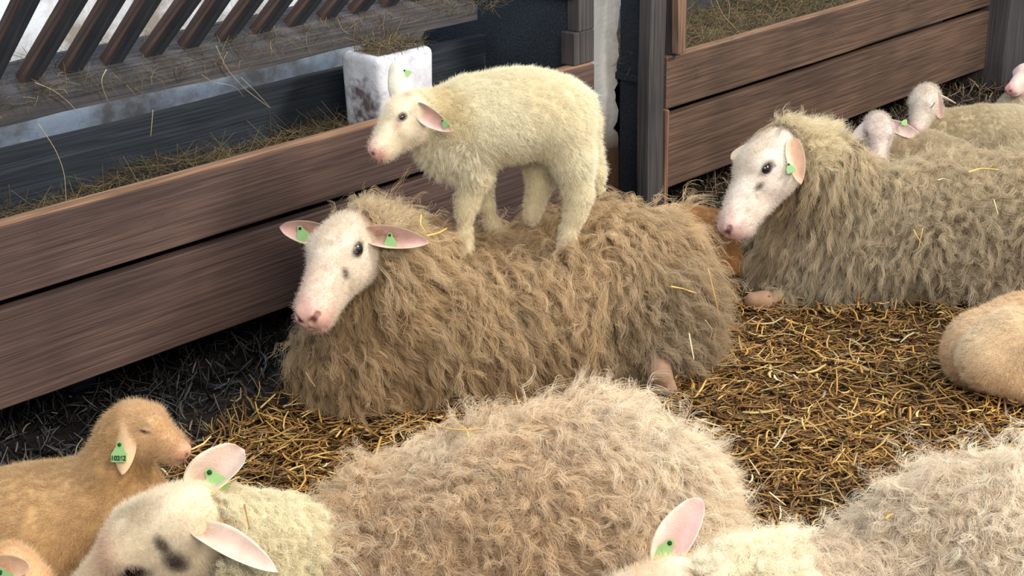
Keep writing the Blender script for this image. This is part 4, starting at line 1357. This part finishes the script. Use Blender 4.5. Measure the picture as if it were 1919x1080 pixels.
# ---- lambs resting along the far boards
def lamb_a():
    B = Beast((4.46, 2.52), (-.66, .75)); B.floor = -0.004; B.kbase = .035
    B.chain([(1690, 292, 0, 34), (1740, 290, 0, 38), (1790, 298, 0, 34)])
    B.chain([(1680, 285, 0, 28), (1662, 262, 0, 24)])
    B.set_head(1645, 236, .02, (-.05, -.78, .62), (.99, -.12, .05), scale=.68, stretch=.80, lamb=True)
    e1 = B.add_ear((-0.012, 0.050, 0.008), (.90, -.36, .1), (-.1, .0, .95), .135, .046, curl=.3, cup=.4)
    e2 = B.add_ear((-0.012, -0.050, 0.008), (-.60, -.80, .1), (.4, -.1, -.9), .110, .048, curl=.1, cup=.4)
    fc = face_colour(B, C_(196, 178, 148), C_(220, 204, 196), C_(214, 180, 174), [((.03, .0, .06), (.04, .03, .02), C_(196, 178, 150), .5)])
    o = build_beast(B, 'lamb', 'small pale lamb looking over the grey-brown ewe\'s back, ears spread', 'lamb', MAT['skin'], .0034, fc, (C_(196, 172, 168), C_(216, 200, 190)))
    eyes(B)
    ear_tag(B, e1, u=.35, v=-.6, size=.018, hang=camv((.9, .1, 0)))
    short_coat(B, o, tone(C_(188, 166, 130), C_(206, 190, 158), 8, 5), 6000, 35, rad=.0003)
    make_curves('face_hair', [face_fuzz(B, fc, 2500, L=.004, rad=.0002)], MAT['coat'], o, B.base)


def lamb_b():
    B = Beast((4.92, 2.46), (-.70, .71)); B.floor = -0.004; B.kbase = .04
    B.chain([(1890, 246, 0, 42), (1840, 245, 0, 41), (1790, 248, 0, 37), (1750, 247, 0, 32)])
    B.chain([(1870, 250, .04, 38), (1840, 262, .05, 26)])
    B.chain([(1750, 240, 0, 30), (1735, 215, 0, 22)])
    B.chain([(1895, 245, .0, 40), (1925, 260, .02, 26)])
    B.set_head(1738, 182, .01, (-.50, -.72, .46), (.72, -.05, .68), scale=.68, stretch=.80, lamb=True, closed=True)
    B.add_ear((-0.015, 0.050, 0.002), (.12, -.97, .1), (-.35, .0, .9), .095, .036, cup=.5)
    B.add_ear((-0.02, -0.040, 0.030), (.96, -.20, -.05), (.1, .9, .3), .15, .040, curl=.1, cup=.4)
    fc = face_colour(B, C_(212, 196, 164), C_(224, 212, 200), C_(216, 160, 156), [((.08, .052, .0), (.02, .012, .005), C_(120, 104, 96), .7), ((.02, .02, .06), (.05, .04, .02), C_(190, 172, 144), .5)])
    o = build_beast(B, 'lamb', 'cream lamb dozing by the far boards with its whole back in view', 'lamb', MAT['skin'], .0036, fc, (C_(222, 176, 170), C_(222, 208, 190)))
    eyes(B)
    short_coat(B, o, tone(C_(198, 180, 144), C_(218, 204, 172), 8, 6), 8000, 36, rad=.0003)
    make_curves('face_hair', [face_fuzz(B, fc, 2500, L=.004, rad=.0002)], MAT['coat'], o, B.base)


def lamb_c():
    B = Beast((5.42, 2.42), (-.70, .71)); B.floor = -0.004; B.kbase = .04
    B.chain([(2010, 225, 0, 44), (1960, 220, 0, 42), (1915, 215, 0, 36), (1885, 225, .02, 28)])
    B.chain([(1900, 205, 0, 26), (1922, 178, 0, 22)])
    B.set_head(1932, 138, .0, (-.80, -.28, .50), (.5, .0, .85), scale=.66, stretch=.80, lamb=True, closed=True)
    B.add_ear((-0.015, 0.050, 0.002), (.3, -.9, .1), (-.35, .0, .9), .09, .036)
    B.add_ear((-0.015, -0.050, 0.002), (.5, .3, -.6), (-.35, .0, .9), .09, .036)
    fc = face_colour(B, C_(212, 198, 176), C_(222, 196, 186), C_(206, 146, 146))
    o = build_beast(B, 'lamb', 'pale lamb at the upper right edge, only pink nose and chest in view', 'lamb', MAT['skin'], .0038, fc, (C_(222, 176, 170), C_(222, 208, 190)))
    eyes(B)
    short_coat(B, o, tone(C_(202, 186, 156), C_(220, 208, 184), 8, 7), 3500, 37, rad=.0003)


BM = ewe_main()
lamb_standing()
BR = ewe_right()
BF = ewe_front()
BC = ewe_corner()
lamb_left()
lamb_corner()
lamb_curled()
lamb_behind()
lamb_a()
lamb_b()
lamb_c()


# ------------------------------------------------------------------ single stalks caught in the wool
def on_wool(B, px, py, off=.035):
    d = ray(px, py); d = d / np.linalg.norm(d); t = 1.2
    for _ in range(70):
        p = CAMP + d * t; s_ = float(B.sdf(p[None])[0]) - off
        if s_ < .001: break
        t += max(s_ * .8, .002)
        if t > 7: return None
    return p


def stalks(B, what, items, off=.04):
    for pts, label, w, col in items:
        q = [on_wool(B, x, y, off) for x, y in pts]
        if any(v is None for v in q): print('stalk missed', label); continue
        wisps('straw_stalk', q, label, what, col, w)


GOLD, PALE, BROWN = (216, 178, 96), (226, 204, 150), (120, 92, 64)
stalks(BM, 'straw stalks caught in the brown fleece', [
    ([(790, 402), (788, 420), (800, 438)], 'upright golden straw bit beside the brown ewe\'s neck', .0024, GOLD),
    ([(800, 442), (822, 437), (838, 428)], 'golden straw bit lying behind the brown ewe\'s ear', .003, GOLD),
    ([(1258, 537), (1280, 541), (1306, 550)], 'short golden straw across the brown ewe\'s rump', .0032, GOLD),
    ([(1328, 505), (1340, 555), (1350, 600), (1348, 632)], 'long thin straw hanging down the brown ewe\'s rump', .0022, GOLD),
    ([(1292, 625), (1296, 648), (1301, 674)], 'short pale straw low on the brown ewe\'s haunch', .0024, PALE),
    ([(1322, 600), (1336, 618), (1328, 645)], 'crooked pale straw low on the brown ewe\'s haunch', .0016, PALE),
    ([(574, 698), (582, 712), (592, 726)], 'bent straw on the brown ewe\'s chest below her chin', .003, (176, 140, 92)),
], .075)
stalks(BF, 'straw stalks caught in the pale fleece', [
    ([(1013, 668), (1004, 692), (993, 720)], 'broad golden straw blade standing between the brown and the pale ewe', .0042, GOLD),
    ([(804, 724), (797, 752), (786, 778)], 'golden straw leaning on the brown ewe\'s lower fleece', .0028, GOLD),
    ([(808, 722), (826, 742), (856, 757)], 'thin brown straw lying above the pale ewe\'s shoulder', .0018, BROWN),
    ([(835, 803), (870, 807), (906, 803)], 'golden straw lying flat on the pale ewe\'s shoulder', .003, GOLD),
    ([(862, 796), (876, 806), (880, 822)], 'golden straw crossing another on the pale ewe\'s shoulder', .0024, GOLD),
    ([(760, 880), (790, 900), (816, 925)], 'thin dark twig in the pale ewe\'s fleece', .0014, BROWN),
    ([(682, 900), (688, 914), (690, 932)], 'tiny dark twig near the pale ewe\'s neck', .0014, BROWN),
    ([(458, 945), (463, 968), (468, 992)], 'brown straw sticking to the pale ewe\'s neck behind her ears', .0022, (160, 120, 66)),
    ([(395, 930), (425, 905), (450, 893)], 'thin straw wisp beside the pale ewe\'s tagged ear', .0014, GOLD),
], .055)
stalks(BR, 'straw stalks caught in the grey-brown fleece', [
    ([(1815, 323), (1838, 315), (1872, 318)], 'bright golden straw on top of the grey-brown ewe\'s back', .0034, GOLD),
    ([(1863, 374), (1867, 388), (1871, 402)], 'short pale straw on the grey-brown ewe\'s side', .0026, PALE),
    ([(1712, 430), (1722, 448), (1732, 462)], 'golden straw halfway down the grey-brown ewe\'s side', .0026, GOLD),
    ([(1730, 428), (1726, 446), (1721, 468)], 'thin golden straw crossing another on the grey-brown ewe\'s side', .002, GOLD),
    ([(1758, 338), (1768, 334), (1780, 338)], 'tiny pale straw bit on the grey-brown ewe\'s back', .002, PALE),
], .06)
stalks(BC, 'straw bits in the cream fleece', [([(1660, 973), (1668, 966), (1674, 963)], 'golden straw fleck on the cream corner ewe\'s back', .003, GOLD)], .03)


def at_y(px, py, y):
    d = ray(px, py); return CAMP + d * (y / d[1])


for y, pts, label, w in [
    (3.315, [(405, 85), (425, 130), (460, 168), (506, 202)], 'longest hay stalk hanging from the rack rail, left of the white bucket', .0020),
    (3.30, [(452, 145), (480, 172), (508, 203)], 'short slanting hay stalk hanging in front of the trough\'s back board', .0016),
    (3.32, [(66, 155), (100, 168), (128, 190), (147, 212)], 'curved hay stalk arching over the rail below the leftmost slats', .0016),
    (3.28, [(72, 232), (105, 280), (122, 325), (125, 388)], 'long curved hay stalk hanging far down into the left trough', .0018),
    (3.30, [(287, 206), (285, 232), (283, 256)], 'short upright hay stalk hanging below the rail', .0014),
    (3.32, [(200, 130), (190, 148), (193, 166), (203, 190)], 'small hooked hay stalk on the rail between two slats', .0016),
    (3.30, [(378, 140), (400, 155), (440, 160), (458, 182)], 'thin tangled hay stalk below the rail', .0010)]:
    wisps('hay_stalk', [at_y(a, b, y) for a, b in pts], label, 'hay stalks hanging from the rack', (168, 152, 120), w)
for y, pts, label, w in [
    (3.20, [(1340, -10), (1352, 25), (1380, 55), (1392, 70)], 'thick hay stalk dangling over the right trough', .0024),
    (3.22, [(1330, -10), (1338, 20), (1350, 45)], 'bent hay stalk dangling beside the brown batten', .002),
    (3.22, [(1362, -10), (1368, 10), (1366, 40)], 'thin hay stalk dangling over the right trough', .0018)]:
    wisps('hay_stalk', [at_y(a, b, y) for a, b in pts], label, 'hay stalks dangling over the right trough', (176, 160, 120), w)
print('FIBRES', NFIB)
